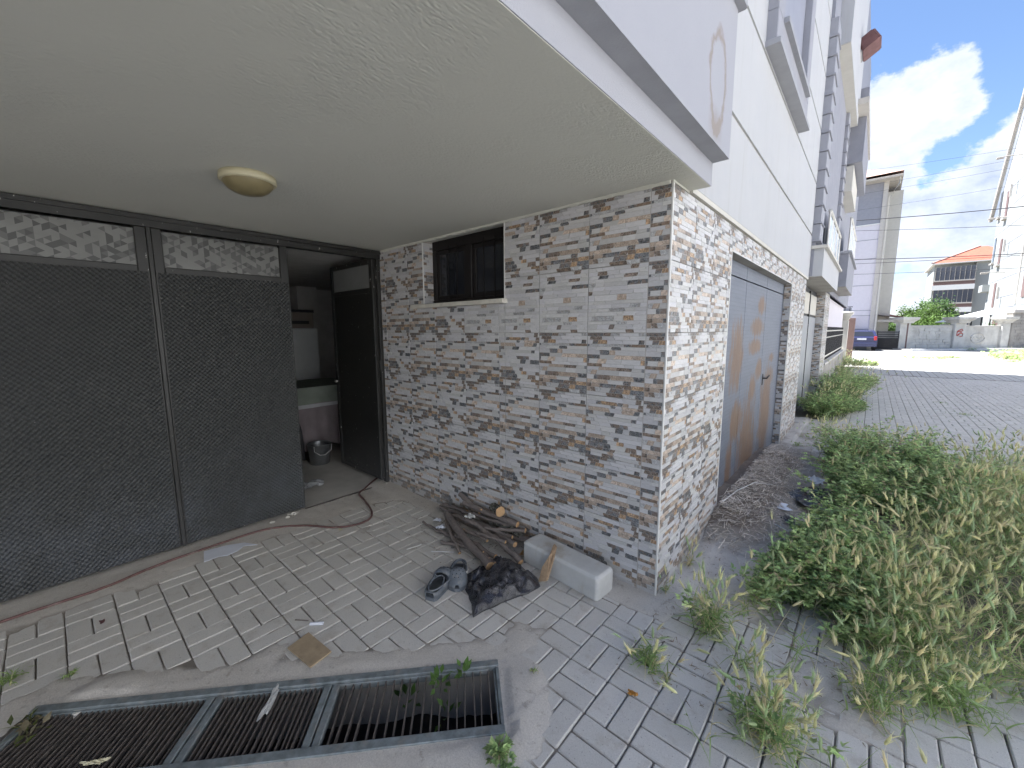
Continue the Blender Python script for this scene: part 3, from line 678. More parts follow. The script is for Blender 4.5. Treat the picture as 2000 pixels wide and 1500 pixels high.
    # balconies of the wing
    def balcony(y0, y1, x, z0, z1, mat, rail_y0, rail_y1, rz):
        b_ = MB(); b_.box((-.1, y0, z0), (x, y1, z1)); ba = b_.build('balcony', mat, B)
        part_box('coping', (-.1, y0-.05, z1), (x+.05, y1+.05, z1+.05), 'molding_grey' if mat != 'white_render' else 'cream_band', ba, .008)
        part_box('balcony_soffit', (-.2, y0, z0-.004), (x, y1, z0), 'old_concrete', ba)
        rl = MB(); rl.tube([(x-.03, rail_y0, z1+rz), (x-.03, rail_y1, z1+rz)], .03, 8)
        for i in range(5):
            yy = rail_y0+(rail_y1-rail_y0)*i/4; rl.tube([(x-.03, yy, z1+.05), (x-.03, yy, z1+rz)], .017, 6)
        rl.build('railing', 'rail_metal', ba)
        for i in range(4):
            ya = rail_y0+(rail_y1-rail_y0)*i/4; yb_ = rail_y0+(rail_y1-rail_y0)*(i+1)/4
            part_box('glass_panel', (x-.035, ya+.05, z1+.12), (x-.025, yb_-.05, z1+rz-.06), 'rail_glass', ba)
        return ba
    balcony(5.82, 9.4, .185, 2.42, 2.84, 'white_render', 6.6, 9.3, .72)
    balcony(9.75, 13.2, .31, 2.55, 3.28, 'grey_render', 10.0, 13.1, .8)
    part_box('bay', (-.1, 6.6, 6.1), (.22, 10.2, 11), 'white_render', B); part_box('bay_soffit', (-.1, 6.62, 6.092), (.215, 10.18, 6.099), 'cream_band', B)
    part_box('bay', (-.1, 10.3, 5.35), (.36, 13.5, 6.9), 'grey_render', B); part_box('bay_lip', (-.1, 9.6, 6.3), (.40, 13.55, 6.42), 'beige_render', B)
    part_box('bay', (-.1, 10.3, 4.75), (.22, 12.6, 5.3), 'cream_band', B)
    part_box('far_wing', (-.1, 9.7, 2.43), (.02, 19, 11), 'grey_render', B)
    part_box('far_ground_wall', (-.3, 10.5, 0), (-.1, 19, 2.43), 'lilac_wall_far', B)
    # --- rooms
    r = MB()
    for a, b_ in (((-7.0, -3.6, .002), (-2.9, 1.7, .004)),): r.box(a, b_)
    r.build('room_floor', 'room_floor', B)
    r = MB()
    for a, b_ in (((-7.1, -3.6, 0), (-7.0, 1.7, 2.4)), ((-7.0, 1.6, 0), (-2.9, 1.7, 2.4)), ((-7.0, -3.7, 0), (-2.95, -3.6, 2.4)), ((-7.0, .62, .004), (-6.5, .95, 2.36)), ((-2.9, .2505, 0), (-2.88, 1.6, 2.4))): r.box(a, b_)
    r.build('room_wall', 'room_wall', B)
    part_box('room_ceiling', (-7.1, -3.7, 2.37), (-2.94, 1.7, 2.45), 'room_wall', B)
    # porch wall carries on behind the photographer
    part_box('porch_end_wall', (-3.1, -7.0, 0), (-2.885, -3.95, 2.383), 'white_render', B)
    gi = MB(); gi.box((-2.87, 1.6, 0), (-.2, 1.7, 2.4)); gi.build('garage_back_wall', 'room_wall', B)
def thing_part(name, parent):
    o = bpy.data.objects.new(name, None); COL.objects.link(o); o.parent = parent; return o
build_main()

# --- black metal gate across the porch
def build_gate():
    G = thing('metal_gate', 'black embossed sheet metal gate with patterned transom panes and one leaf standing open', 'gate')
    X = -2.88
    fr = MB()
    fr.box((X-.05, -3.95, 2.300), (X+.02, -.0, 2.378), 0, .004); fr.box((X-.05, -3.95, 2.345), (X+.035, -.0, 2.375), 0, .003)
    fr.box((X-.05, -.035, .0), (X+.012, -.001, 2.300), 0, .004); fr.box((X-.05, -3.95, 0), (X+.02, -3.88, 2.3), 0, .004)
    fr.build('gate_frame', 'black_paint', G)
    part_box('threshold', (X-.012, -.86, .0), (X+.006, -.03, .010), 'rusty_bar', G)
    def leaf(y0, y1, nm):
        e = thing_part(nm, G); zt0, zt1 = 2.045, 2.285
        part_box('stile', (X-.03, y0, .03), (X+.016, y0+.055, 2.298), 'black_paint', e, .004); part_box('stile', (X-.03, y1-.06, .03), (X+.016, y1, 2.298), 'black_paint', e, .004)
        part_box('rail', (X-.03, y0+.0552, 1.99), (X+.015, y1-.0602, zt0), 'black_paint', e, .004); part_box('rail', (X-.03, y0+.0552, .03), (X+.010, y1-.0602, .075), 'black_paint', e, .004)
        part_box('sheet', (X+.0165, y0+.012, .04), (X+.0205, y1-.012, 2.005), 'black_sheet', e)
        # patterned film: lattice of small triangles in greys
        mb = MB(); st = .038; hh = st*.866; r = random.Random(nm+str(y0)); cols = []
        ya, yb = y0+.0555, y1-.0605; ny = int((yb-ya)/hh); nz = int((zt1-zt0)/st)+2
        for i in range(ny):
            for k in range(-1, nz):
                o = (i % 2)*st/2; z = zt0+k*st+o; xa = ya+i*(yb-ya)/ny; xb = ya+(i+1)*(yb-ya)/ny
                for tri in (((xa, z), (xb, z+st/2), (xa, z+st)), ((xb, z-st/2), (xb, z+st/2), (xa, z))):
                    pts = [(p[0], min(max(p[1], zt0), zt1)) for p in tri]
                    if len(set(pts)) < 3 or max(p[1] for p in pts)-min(p[1] for p in pts) < .002: continue
                    cc = r.choice(((.055, .056, .052), (.09, .09, .085), (.16, .16, .15), (.165, .165, .155)))
                    mb.add([(X-.006, p[0], p[1]) for p in pts], [(0, 1, 2)], 0, cc)
        mb.build('transom_pane', 'film', e, attrs=True)
        part_box('pane_back', (X-.012, ya, zt0), (X-.007, yb, zt1), 'film_grey', e)
        return e
    for y0, y1 in ((-1.72, -.862), (-2.60, -1.745), (-3.475, -2.625)): leaf(y0, y1, 'gate_leaf')
    part_box('post', (X-.03, -1.744, .03), (X+.022, -1.721, 2.299), 'black_paint', G, .002); part_box('post', (X-.03, -2.624, .03), (X+.022, -2.601, 2.299), 'black_paint', G, .002)
    part_box('post', (X-.03, -3.88, .0), (X+.022, -3.478, 2.299), 'black_paint', G, .002)
    # open leaf, swung back into the room
    e = thing_part('open_leaf', G); e['label'] = 'open gate leaf swung back into the dark room'
    x1, x0 = -2.905, -3.79; y = -.055
    part_box('stile', (x0, y-.02, .05), (x0+.05, y+.02, 2.31), 'black_paint', e, .004); part_box('stile', (x1-.06, y-.02, .05), (x1, y+.02, 2.31), 'black_paint', e, .004)
    part_box('rail', (x0+.0502, y-.02, 2.26), (x1-.0602, y+.02, 2.31), 'black_paint', e, .004); part_box('rail', (x0+.0502, y-.02, 1.98), (x1-.0602, y+.02, 2.03), 'black_paint', e, .004); part_box('rail', (x0+.0502, y-.02, .05), (x1-.0602, y+.02, .1), 'black_paint', e, .004)
    part_box('sheet', (x0+.045, y-.014, .09), (x1-.055, y-.006, 1.985), 'black_paint', e); part_box('transom_pane', (x0+.0502, y-.006, 2.03), (x1-.0602, y, 2.26), 'film_grey', e)
    lk = MB(); lk.tube([(x0+.03, y-.02, 1.03), (x0+.03, y-.05, 1.03)], .012, 8); lk.build('lock', 'rail_metal', e)
    for z in (.3, 1.2, 2.1): MB().cyl((-2.893, -.03, z), (-2.893, -.03, z+.1), .012, 8).build('hinge', 'black_paint', e)
build_gate()

# ceiling light
cl = thing('ceiling_light', 'round yellowed dome lamp, unlit, on the porch ceiling', 'lamp', (-1.60, -1.50, HC))
MB().lathe([(.0, -.0005), (.125, -.0005), (.128, -.03), (.118, -.036), (.112, -.036)], 40).build('lamp_rim', 'lamp_rim', cl)
MB().lathe([(.1135, -.032), (.108, -.048), (.092, -.066), (.068, -.081), (.038, -.090), (.0, -.093)], 40).build('lamp_shade', 'lamp_glass', cl)

# ================================================================ DRAIN
def build_drain():
    D = thing('drain_channel', 'long floor drain channel of dark wet soil under the steel grates', 'drain', (GP.x, GP.y, 0), GANG)
    w = MB(); L_, W_ = GLEN, GWID
    w.box((-.04, -.04, -.6), (0, W_+.04, -.014)); w.box((L_, -.04, -.6), (L_+.04, W_+.04, -.014)); w.box((0, -.04, -.6), (L_, 0, -.014)); w.box((0, W_, -.6), (L_, W_+.04, -.014))
    w.build('channel_wall', 'old_concrete', D)
    n1, n2 = 60, 14; X, Y = np.meshgrid(np.linspace(0, L_, n1), np.linspace(0, W_, n2)); Z = -.30+.09*vnoise(X, Y, 7, 4, 5)
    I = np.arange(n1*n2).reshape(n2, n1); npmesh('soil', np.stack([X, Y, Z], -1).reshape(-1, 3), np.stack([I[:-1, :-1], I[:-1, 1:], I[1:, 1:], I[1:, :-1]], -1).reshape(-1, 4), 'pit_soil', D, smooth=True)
    fr = MB(); fr.box((-.012, -.022, -.02), (L_, .016, .009), 0, .003); fr.box((-.012, W_-.016, -.02), (L_, W_+.024, .010), 0, .003); fr.box((-.014, .016, -.02), (.004, W_-.016, .004), 0, .003)
    fr.build('edge_angle', 'grate_steel', D)
    barm = MB().box((-.0028, .018, -.028), (.0028, W_-.018, -.003), 0, .001).mesh('grate_bar', ['rusty_bar'])
    barf = MB().box((-.0028, .018, -.028), (.0028, W_-.018, -.003), 0, .001).mesh('grate_bar', ['rusty_bar'])
    for (s0, s1, nb, lab) in ((.006, .745, 19, 'wide-barred steel grate at the right end, weeds growing through it'), (.752, 1.238, 19, 'short middle steel grate between the other two'), (1.245, 1.97, 30, 'close-barred steel grate at the left end of the drain')):
        t = thing('drain_grate', lab, 'grate', (GP.x, GP.y, 0), GANG, 'steel grates over the floor drain')
        f = MB(); a = .030
        f.box((s0+a, .0165, -.03), (s1-a, .026, -.001), 0, .002); f.box((s0+a, W_-.026, -.03), (s1-a, W_-.0165, -.001), 0, .002)
        if s0 > .1: f.box((s0, .017, -.03), (s0+a, W_-.017, .0015), 0, .003)
        else: f.box((s0, .017, -.03), (s0+.008, W_-.017, -.003), 0, .002)
        f.box((s1-a, .017, -.03), (s1, W_-.017, .001), 0, .003); f.build('grate_frame', 'grate_steel', t)
        x0 = s0+(a if s0 > .1 else .008)
        for k in range(nb):
            xx = x0+(k+.7)*(s1-a-x0)/(nb+.4); o = link('grate_bar', barm, t, (xx, 0, random.uniform(-.002, .001))); o.rotation_euler.z = random.gauss(0, .012)
build_drain()
# ================================================================ THINGS ON THE PORCH FLOOR
def curve(a, b, n=7, wob=.02, sag=0, seed=None):
    r = random.Random(seed); a = Vector(a); b = Vector(b); d = (b-a).normalized(); s = d.cross(Vector((0, 0, 1))).normalized(); u = s.cross(d)
    ph = r.uniform(0, 6); k1 = r.uniform(-1, 1); k2 = r.uniform(-1, 1)
    return [a.lerp(b, i/(n-1))+s*wob*(k1*math.sin(PI*i/(n-1))+.5*math.sin(ph+i*1.7)*(.4 if 0 < i < n-1 else 0))+u*wob*.5*(k2*math.sin(PI*i/(n-1))+.4*math.sin(ph*2+i*2.1)) for i in range(n)]
def branch(a, b, r0, r1, label, wob=.02, name='firewood_branch', cat='branch', seed=0, mats=('bark', 'cut_wood'), twig=False):
    pts = curve(a, b, 10, wob, seed=seed); rr = [r0+(r1-r0)*i/9 for i in range(10)]
    rr = [q*(1+.10*math.sin(i*2.3+seed)) for i, q in enumerate(rr)]
    mb = MB(); mb.tube(pts, rr, 10, 0, True, 1, jit=.09)
    o = mb.build(name, list(mats), **tags(label, cat, 'firewood heap against the tiled wall'))
    if twig:
        for k in (3, 6):
            p = pts[k]; d = (pts[k+1]-pts[k]).normalized(); t = d*.03+Vector((random.uniform(-1, 1), random.uniform(-1, 0), random.uniform(.2, 1)))*.018
            MB().tube([p, p+t], [rr[k]*.55, rr[k]*.35], 7, 0, True, 1).build('branch_stub', list(mats), o)
def build_wood():
    W = [((-1.62, -.075, .165), (-1.04, -.055, .150), .021, .024, 'thick grey branch with sawn ends lying level on top of the heap', .018, True),
         ((-1.915, -.10, .05), (-.94, -.20, .085), .014, .021, 'long bent branch crossing the heap from upper left to the right', .05, True),
         ((-1.76, -.085, .085), (-.965, -.055, .125), .012, .014, 'slim branch with a pale round cut end, upper of two side by side', .03, False),
         ((-1.70, -.19, .085), (-.94, -.46, .045), .030, .026, 'thickest dark branch running down toward the black bag', .03, True),
         ((-1.45, -.20, .115), (-.82, -.28, .04), .018, .020, 'smooth branch sloping down behind the black bag', .03, True),
         ((-1.84, -.335, .02), (-1.36, -.33, .04), .009, .013, 'thin twig sticking out of the heap at the left', .02, False),
         ((-1.53, -.35, .025), (-1.06, -.40, .045), .015, .016, 'short branch on the floor left of the thick one', .015, False),
         ((-1.70, -.045, .21), (-1.44, -.06, .13), .021, .019, 'dark stub rising steeply at the back of the heap', .008, False),
         ((-1.93, -.05, .05), (-1.62, -.045, .07), .018, .02, 'dark branch end lying along the wall at the far left', .02, False),
         ((-1.27, -.20, .10), (-.955, -.07, .135), .012, .0135, 'slim branch with a pale round cut end, lower of two side by side', .015, False),
         ((-1.26, -.27, .095), (-1.00, -.235, .10), .011, .0125, 'short branch with a small yellow cut end pointing right', .012, False),
         ((-1.46, -.445, .02), (-1.26, -.37, .03), .013, .012, 'lowest short branch end nearest the clogs', .01, False),
         ((-1.55, -.28, .055), (-1.16, -.26, .065), .014, .013, 'short branch with a tiny yellow cut end in mid heap', .012, True),
         ((-1.75, -.13, .035), (-1.05, -.10, .035), .022, .024, 'half hidden branch at the bottom of the heap by the wall', .02, False),
         ((-1.66, -.16, .07), (-1.02, -.14, .09), .015, .013, 'curved branch in the middle of the heap under the slim ones', .035, True),
         ((-1.60, -.25, .03), (-1.0, -.34, .03), .018, .017, 'half hidden branch at the bottom of the heap in front', .02, False),
         ((-1.22, -.30, .03), (-.93, -.42, .035), .016, .017, 'forked branch end just above the black bag', .02, True),
         ((-1.66, -.24, .06), (-1.25, -.45, .02), .013, .011, 'twig slanting down on the left face of the heap', .03, False)]
    for i, (a, b, r0, r1, lab, wob, tw) in enumerate(W): branch(a, b, r0, r1, lab, wob, seed=i+3, twig=tw)
    branch((-1.30, -.055, .215), (-1.175, -.10, .225), .034, .036, 'lichen covered log stump with orange cut face on top of the heap', .004, 'split_log', 'log', 31, ('lichen_bark', 'cut_wood'))
    branch((-1.27, -.055, .10), (-.99, -.075, .10), .036, .030, 'short rough log covered in grey lichen', .006, 'split_log', 'log', 32, ('lichen_bark', 'lichen_bark'))
    branch((-1.10, -.08, .055), (-.80, -.055, .075), .026, .027, 'grey log ending above the concrete block', .006, 'split_log', 'log', 33)
    w = MB(); w.add([(-.93, -.17, .0), (-.84, -.10, .0), (-.80, -.14, .115), (-.86, -.19, .09), (-.90, -.11, .02), (-.80, -.10, .125)], [(0, 1, 4), (0, 3, 2, 1), (3, 5, 2), (0, 4, 5, 3), (1, 2, 5, 4)]); w.build('split_log', 'cut_wood', **tags('orange split wedge of wood behind the concrete block end', 'log', 'firewood heap against the tiled wall'))
    # bark crumbs
    V = []; Fq = []; C = []
    for i in range(240):
        x = random.gauss(-1.45, .35); y = min(-.02, random.gauss(-.30, .18)); s = random.uniform(.003, .011); a = random.uniform(0, 6); o = len(V)
        ca, sa = math.cos(a)*s, math.sin(a)*s; z = .004
        V += [(x-ca, y-sa, z), (x+sa*.4, y-ca*.4, z+.002), (x+ca, y+sa, z), (x-sa*.4, y+ca*.4, z+.003)]; Fq.append((o, o+1, o+2, o+3)); t = random.uniform(.05, .30); C.append((t, t*.8, t*.6))
    npmesh('bark_crumbs', np.array(V), np.array(Fq), 'straw', col=np.array(C), label='bark crumbs scattered round the firewood', category='wood crumbs', kind='stuff')
build_wood()

def crumple(name, mat, c, sx, sy, h, label, cat, seed, rz=0, n=9, group=None):
    """a scrap: small creased sheet with thickness"""
    r = random.Random(seed); X = []; 
    vs = []; 
    for i in range(n):
        for j in range(n):
            u = i/(n-1)*2-1; v = j/(n-1)*2-1; k = .82+.18*math.sin(3*math.atan2(v, u)+seed)
            x = u*sx*k*(1+r.uniform(-.06, .06)); y = v*sy*k*(1+r.uniform(-.06, .06)); z = .004+h*max(0, r.uniform(.0, 1))*(1-.5*max(abs(u), abs(v)))
            ca, sa = math.cos(rz), math.sin(rz); vs.append((c[0]+x*ca-y*sa, c[1]+x*sa+y*ca, c[2]+z))
    fs = [(i*n+j, (i+1)*n+j, (i+1)*n+j+1, i*n+j+1) for i in range(n-1) for j in range(n-1)]
    mb = MB(); mb.add(vs, fs); o = mb.build(name, mat, **tags(label, cat, group))
    m_ = o.modifiers.new('thick', 'SOLIDIFY'); m_.thickness = .0012; return o
def build_small():
    # concrete block
    b = MB(); b.box((-.31, -.095, 0), (.31, .085, .150), 0, .014); o = b.build('concrete_block', 'kerb_concrete', None, (-.545, -.145, .001), **tags('rectangular grey concrete kerb block lying by the tiled wall', 'block')); o.rotation_euler.z = -.085
    m_ = o.modifiers.new('soft', 'BEVEL'); m_.width = .006; m_.segments = 2; m_.limit_method = 'ANGLE'
    # wood shard leaning on it
    s = MB(); P = [(-.62, -.345, .012), (-.565, -.335, .035), (-.575, -.25, .15), (-.60, -.19, .185), (-.628, -.175, .187), (-.60, -.255, .16), (-.625, -.30, .09)]
    vs = [Vector(p) for p in P]; off = Vector((.006, .012, .004)); n = len(vs)
    s.add(vs+[v+off for v in vs], [tuple(range(n)), tuple(range(2*n-1, n-1, -1))]+[(i, n+i, n+(i+1) % n, (i+1) % n) for i in range(n)]); s.build('wood_shard', 'plank_wood', **tags('splintered tan wood shard leaning on the concrete block', 'wood'))
    # black bag
    poly = [(-.985, -.30), (-.80, -.285), (-.655, -.315), (-.585, -.365), (-.60, -.47), (-.655, -.60), (-.69, -.74), (-.705, -.835), (-.80, -.76), (-.93, -.69), (-1.035, -.58), (-1.02, -.42)]
    c = Vector((-.83, -.53)); NR, NA = 26, 96; vs = []
    from mathutils import noise as mn
    for i in range(NR+1):
        t = i/NR
        for j in range(NA):
            a = 2*PI*j/NA; d = Vector((math.cos(a), math.sin(a))); best = 9
            for k in range(len(poly)):
                p, q = Vector(poly[k]), Vector(poly[(k+1) % len(poly)]); e = q-p; den = d.x*e.y-d.y*e.x
                if abs(den) < 1e-9: continue
                w = p-c; tt = (w.x*e.y-w.y*e.x)/den; uu = (w.x*d.y-w.y*d.x)/den
                if tt > 0 and -1e-6 <= uu <= 1+1e-6: best = min(best, tt)
            x, y = c.x+d.x*best*t, c.y+d.y*best*t
            p3 = Vector((x*9, y*9, 1.7)); rid = 1-abs(mn.noise(p3)*2); rid2 = 1-abs(mn.noise(p3*2.3+Vector((4, 1, 0)))*2); rid3 = 1-abs(mn.noise(p3*5+Vector((1, 7, 0)))*2)
            h = (1-t**2.4)*.085*(.75+.35*math.sin(x*9+1)); back = .045*max(0, 1-abs((x+.90)/.16))*max(0, 1-abs((y+.36)/.2))
            z = .006+h+back+(.040*rid+.022*rid2+.010*rid3-.038)*min(1, (1-t)*5+.12)
            vs.append((x+.012*mn.noise(p3*1.7), y+.012*mn.noise(p3*1.7+Vector((9, 0, 0))), max(z, .003)))
    fs = [(i*NA+j, i*NA+(j+1) % NA, (i+1)*NA+(j+1) % NA, (i+1)*NA+j) for i in range(NR) for j in range(NA)]
    base = len(vs); vs += [(v[0], v[1], .001) for v in vs[-NA:]]; fs += [((NR)*NA+j, NR*NA+(j+1) % NA, base+(j+1) % NA, base+j) for j in range(NA)]; fs.append(tuple(base+j for j in range(NA)))
    mb = MB(); mb.add(vs, fs, smooth=True); bag = mb.build('garbage_bag', 'bag_plastic', **tags('crumpled shiny black plastic bag on the pavers beside the clogs', 'bag'))
    # clogs
    def clog(loc, rz, mir, label):
        t = thing('clog', label, 'clog', loc, rz, 'pair of grey rubber clogs')
        Lh = .275
        def w(s): return (.040+.016*math.sin(PI*min(1, s*1.05))+.013*sstep(np.float64(s), .45, .75))*(1-.75*max(0, (s-.86)/.14)**2)*(1-.30*max(0, (.07-s)/.07))
        def cx(s): return mir*.010*math.sin(PI*s)
        def half(s): return float(w(s))
        n = 30; S = [i/n for i in range(n+1)]
        # sole
        left = [(s*Lh, cx(s)+half(s)) for s in S]; right = [(s*Lh, cx(s)-half(s)) for s in reversed(S)]
        out = [(p[0], p[1]) for p in right[::-1]]+[(p[0], p[1]) for p in left[::-1]]
        m1 = MB(); m1.prism(out, .0, .022); m1.build('sole', 'clog_rubber', t)
        # shell: cross-sections, open above the heel
        vs = []; K = 17
        for s in S:
            hw = half(s)*1.03; H = .052+.030*math.sin(PI*min(1, max(0, (s-.25)/.8)))*(1 if s > .25 else 0)-.030*max(0, (s-.72)/.28)
            op = 1-float(sstep(np.float64(s), .50, .60))
            for k in range(K):
                a = -PI/2+PI*k/(K-1)  # -90..90 across
                y = math.sin(a)*hw; z = .018+H*math.cos(a)**.62
                zl = .018+.034+.012*abs(s-.3)*0
                if op > 0: z = min(z, zl*op+z*(1-op)); 
                vs.append([s*Lh, cx(s)+y, z])
        fs = []
        for i in range(n):
            for k in range(K-1):
                mid = (S[i]+S[i+1])/2; open_ = mid < .56 and 3 <= k < K-4 and mid > .06
                if not open_: fs.append((i*K+k, i*K+k+1, (i+1)*K+k+1, (i+1)*K+k))
        m2 = MB(); m2.add(vs, fs, smooth=True); sh = m2.build('upper', 'clog_rubber', t); md = sh.modifiers.new('thick', 'SOLIDIFY'); md.thickness = .005; md.offset = 0
        mi = MB(); ins = [(.02+p[0]*.6, p[1]*.74) for p in out]; mi.prism(ins, .0222, .0262); mi.build('insole', 'clog_inside', t)
        # rim of the opening
        rim = MB(); rp = []
        for i in range(29):
            a = 2*PI*i/28; s_ = .31+.26*math.cos(a); rp.append((s_*Lh, cx(s_)+half(s_)*.72*math.sin(a), .053+.014*max(0, math.cos(a))))
        rim.tube(rp, .0042, 6, caps=False); rim.build('rim', 'clog_rubber', t)
        st = MB(); sp = []
        for i in range(15):
            a = PI/2+PI*i/14; sp.append((.16+.150*math.cos(a), .052*math.sin(a), .062-.002*abs(math.cos(a))))
        st.tube(sp, .0055, 6); st.build('heel_strap', 'clog_rubber', t)
        for sgn in (-1, 1): MB().cyl((.155, sgn*.050, .058), (.155, sgn*.058, .058), .0075, 12).build('rivet', 'button_white', t)
        hm = MB().lathe([(0, .0006), (.0035, .0006), (.0035, -.001)], 8).mesh('vent_hole', ['hole_black'])
        for (a_, b_) in ((.66, -.45), (.66, 0), (.66, .45), (.73, -.25), (.73, .25), (.80, -.4), (.80, 0), (.80, .4), (.87, -.2), (.87, .2), (.73, -.62), (.73, .62)):
            s = a_; hw = half(s)*1.03; H = .052+.030*math.sin(PI*min(1, (s-.25)/.8))-.030*max(0, (s-.72)/.28); an = math.asin(b_); z = .018+H*math.cos(an)**.62+.0028
            o = link('vent_hole', hm, t, (s*Lh, cx(s)+b_*hw, z)); o.rotation_euler.x = -an*.9; o.rotation_euler.y = .15+(s-.7)*1.2
    clog((-1.005, -.905, .002), math.atan2(.28, -.10), 1, 'grey clog standing left of its pair, opening toward the viewer')
    clog((-1.135, -.545, .002), math.atan2(-.22, .21), -1, 'grey clog partly under the black bag')
    # hose
    P = [(-3.3, .25), (-3.15, .06), (-3.073, -.039), (-2.99, -.165), (-2.901, -.272), (-2.83, -.37), (-2.62, -.424), (-2.37, -.499), (-2.25, -.59), (-2.235, -.72), (-2.338, -.864), (-2.525, -.99), (-2.655, -1.12), (-2.725, -1.30), (-2.735, -1.635), (-2.705, -1.93), (-2.65, -2.182), (-2.645, -2.396), (-2.656, -2.65), (-2.62, -3.1), (-2.55, -3.6)]
    pts = []
    for i in range(len(P)-1):
        p0, p1, p2, p3 = P[max(i-1, 0)], P[i], P[i+1], P[min(i+2, len(P)-1)]
        for k in range(5):
            t = k/5; f = lambda a, b, c_, d: .5*((2*b)+(-a+c_)*t+(2*a-5*b+4*c_-d)*t*t+(-a+3*b-3*c_+d)*t**3)
            pts.append((f(p0[0], p1[0], p2[0], p3[0]), f(p0[1], p1[1], p2[1], p3[1]), .0115+.002*math.sin(i*3+k)))
    MB().tube(pts, .0085, 8).build('garden_hose', 'hose_rubber', **tags('thin reddish brown hose running along the gate and into the room', 'hose'))
    # torn white sheet
    sh = [(-2.68, -1.655), (-2.655, -1.52), (-2.60, -1.42), (-2.49, -1.365), (-2.545, -1.44), (-2.50, -1.49), (-2.485, -1.56), (-2.515, -1.60), (-2.51, -1.69)]
    MB().prism(sh[::-1], .013, .016).build('paper_sheet', 'paper_white', **tags('torn flat white sheet on the pavers beside the hose', 'sheet'))
    bd = MB(); bd.prism([(-1.245, -1.61), (-1.035, -1.585), (-1.055, -1.475), (-1.275, -1.495)], .006, .014); bd.build('cardboard_piece', 'cardboard', **tags('square brown board lying flat above the drain', 'board'))
    b = MB(); b.tube([(-1.335, -1.462, .012), (-1.285, -1.412, .012)], .009, 8); o = b.build('cigarette_lighter', 'paper_white', **tags('small pale blue plastic tube on the pavers above the brown board', 'litter'))
    crumple('paper_scrap', 'paper_white', (-1.77, -.235, .015), .038, .028, .02, 'white paper scrap at the left edge of the firewood, upper of two', 'paper', 3, .5, group='paper scraps in the firewood')
    crumple('paper_scrap', 'paper_white', (-1.63, -.315, .03), .042, .032, .02, 'white paper scrap at the left edge of the firewood, lower of two', 'paper', 5, 1.2, group='paper scraps in the firewood')
    crumple('paper_scrap', 'paper_grey', (-1.40, -.205, .145), .042, .036, .042, 'crumpled off-white tissue lying on top of the branches', 'paper', 8, .2, group='paper scraps in the firewood')
    crumple('plastic_scrap', 'white_plastic', (.355, 1.80, .07), .10, .075, .012, 'flat bright white plastic scrap on the straw', 'litter', 11, .4)
    crumple('plastic_scrap', 'white_plastic', (.55, 2.62, .085), .085, .07, .09, 'crumpled white cup shaped scrap beside the dark bag', 'litter', 12)
    crumple('clear_scrap', 'clear_plastic', (.205, 1.03, .02), .09, .055, .03, 'wrinkled clear plastic scrap at the foot of the straw', 'litter', 13, .9)
    crumple('plastic_scrap', 'white_plastic', (.055, 1.24, .05), .024, .02, .02, 'small white scrap at the wall foot, farther one', 'litter', 14)
    crumple('plastic_scrap', 'white_plastic', (.055, .99, .02), .026, .022, .016, 'small white scrap at the wall foot, nearer one', 'litter', 15)
    crumple('black_bag_scrap', 'bag_plastic', (.50, 2.28, .05), .17, .30, .05, 'flat dark plastic bag in the shade of the weeds', 'bag', 16, -.3)
    crumple('black_bag_scrap', 'bag_plastic', (.42, 1.63, .035), .10, .07, .03, 'small dark plastic scrap under the white one', 'bag', 18, .2)
    MB().box((-.021, -.007, 0), (.021, .007, .009), 0, .002).build('blue_lighter', 'blue_plastic', None, (.057, .285, .006), **tags('small blue plastic piece on the grit by the tiled corner', 'litter')).rotation_euler.z = 1.4
    crumple('wrapper', 'teal_plastic', (.025, .265, .006), .014, .022, .012, 'small pale teal wrapper next to the blue piece', 'litter', 19)
    crumple('fruit_peel', 'orange_peel', (.185, -.71, .004), .024, .014, .016, 'orange peel scrap on the pavers below the grass tuft', 'litter', 20, .3)
    crumple('fallen_leaf', 'awning_red', (-2.232, -2.211, .004), .022, .012, .008, 'small reddish leaf on the pavers at the left', 'leaf', 21)
    crumple('fallen_leaf', 'orange_peel', (-1.155, -.72, .004), .014, .022, .012, 'small orange brown leaf touching the left clog', 'leaf', 22)
    crumple('fallen_leaf', 'lamp_rim', (-2.26, -.84, .004), .024, .013, .010, 'pale yellow leaf below the hose bend', 'leaf', 23)
    crumple('rag_strip', 'paper_grey', (-.985, -1.775, .002), .018, .09, .012, 'thin grey rag caught in the middle grate', 'rag', 24, -2.3)
    crumple('husk', 'lamp_rim', (-1.20, -2.30, .004), .05, .010, .018, 'dry pale husk lying on the left grate', 'leaf', 25, .9)
    for a, b, l in (((-1.44, -.56, .006), (-1.30, -.46, .008), 'thin white stick beside the lowest branch'), ((-1.60, -.66, .005), (-1.57, -.55, .006), 'short pale straw on the pavers left of the firewood')):
        MB().tube([a, b], .0028, 5).build('straw_stick', 'button_white', **tags(l, 'stick'))
    MB().tube([(-1.44, -1.50, .005), (-1.40, -1.47, .005), (-1.375, -1.455, .006)], .003, 5).build('twig', 'bark', **tags('small dark twig above the pale blue tube', 'stick'))
    for i, (x, y, sx, sy) in enumerate(((-2.835, -.975, .05, .03), (-2.80, -1.04, .02, .015), (-2.84, -.06, .025, .02), (-2.80, -1.16, .02, .01))): crumple('plaster_chip', 'mort_chip', (x, y, .004), sx, sy, .03, 'crumbled plaster at the gate foot, '+('largest, left of the doorway', 'middle one left of the doorway', 'right side of the doorway', 'smallest, farthest left')[i], 'rubble', 50+i, 1.4)
    st = MB(); st.lathe([(0, .055), (.04, .045), (.055, .02), (.05, 0), (0, 0)], 7, (.42, 5.25, .005)); st.build('stone', 'old_concrete', **tags('fist sized grey stone by the wall past the straw', 'stone'))
build_small()

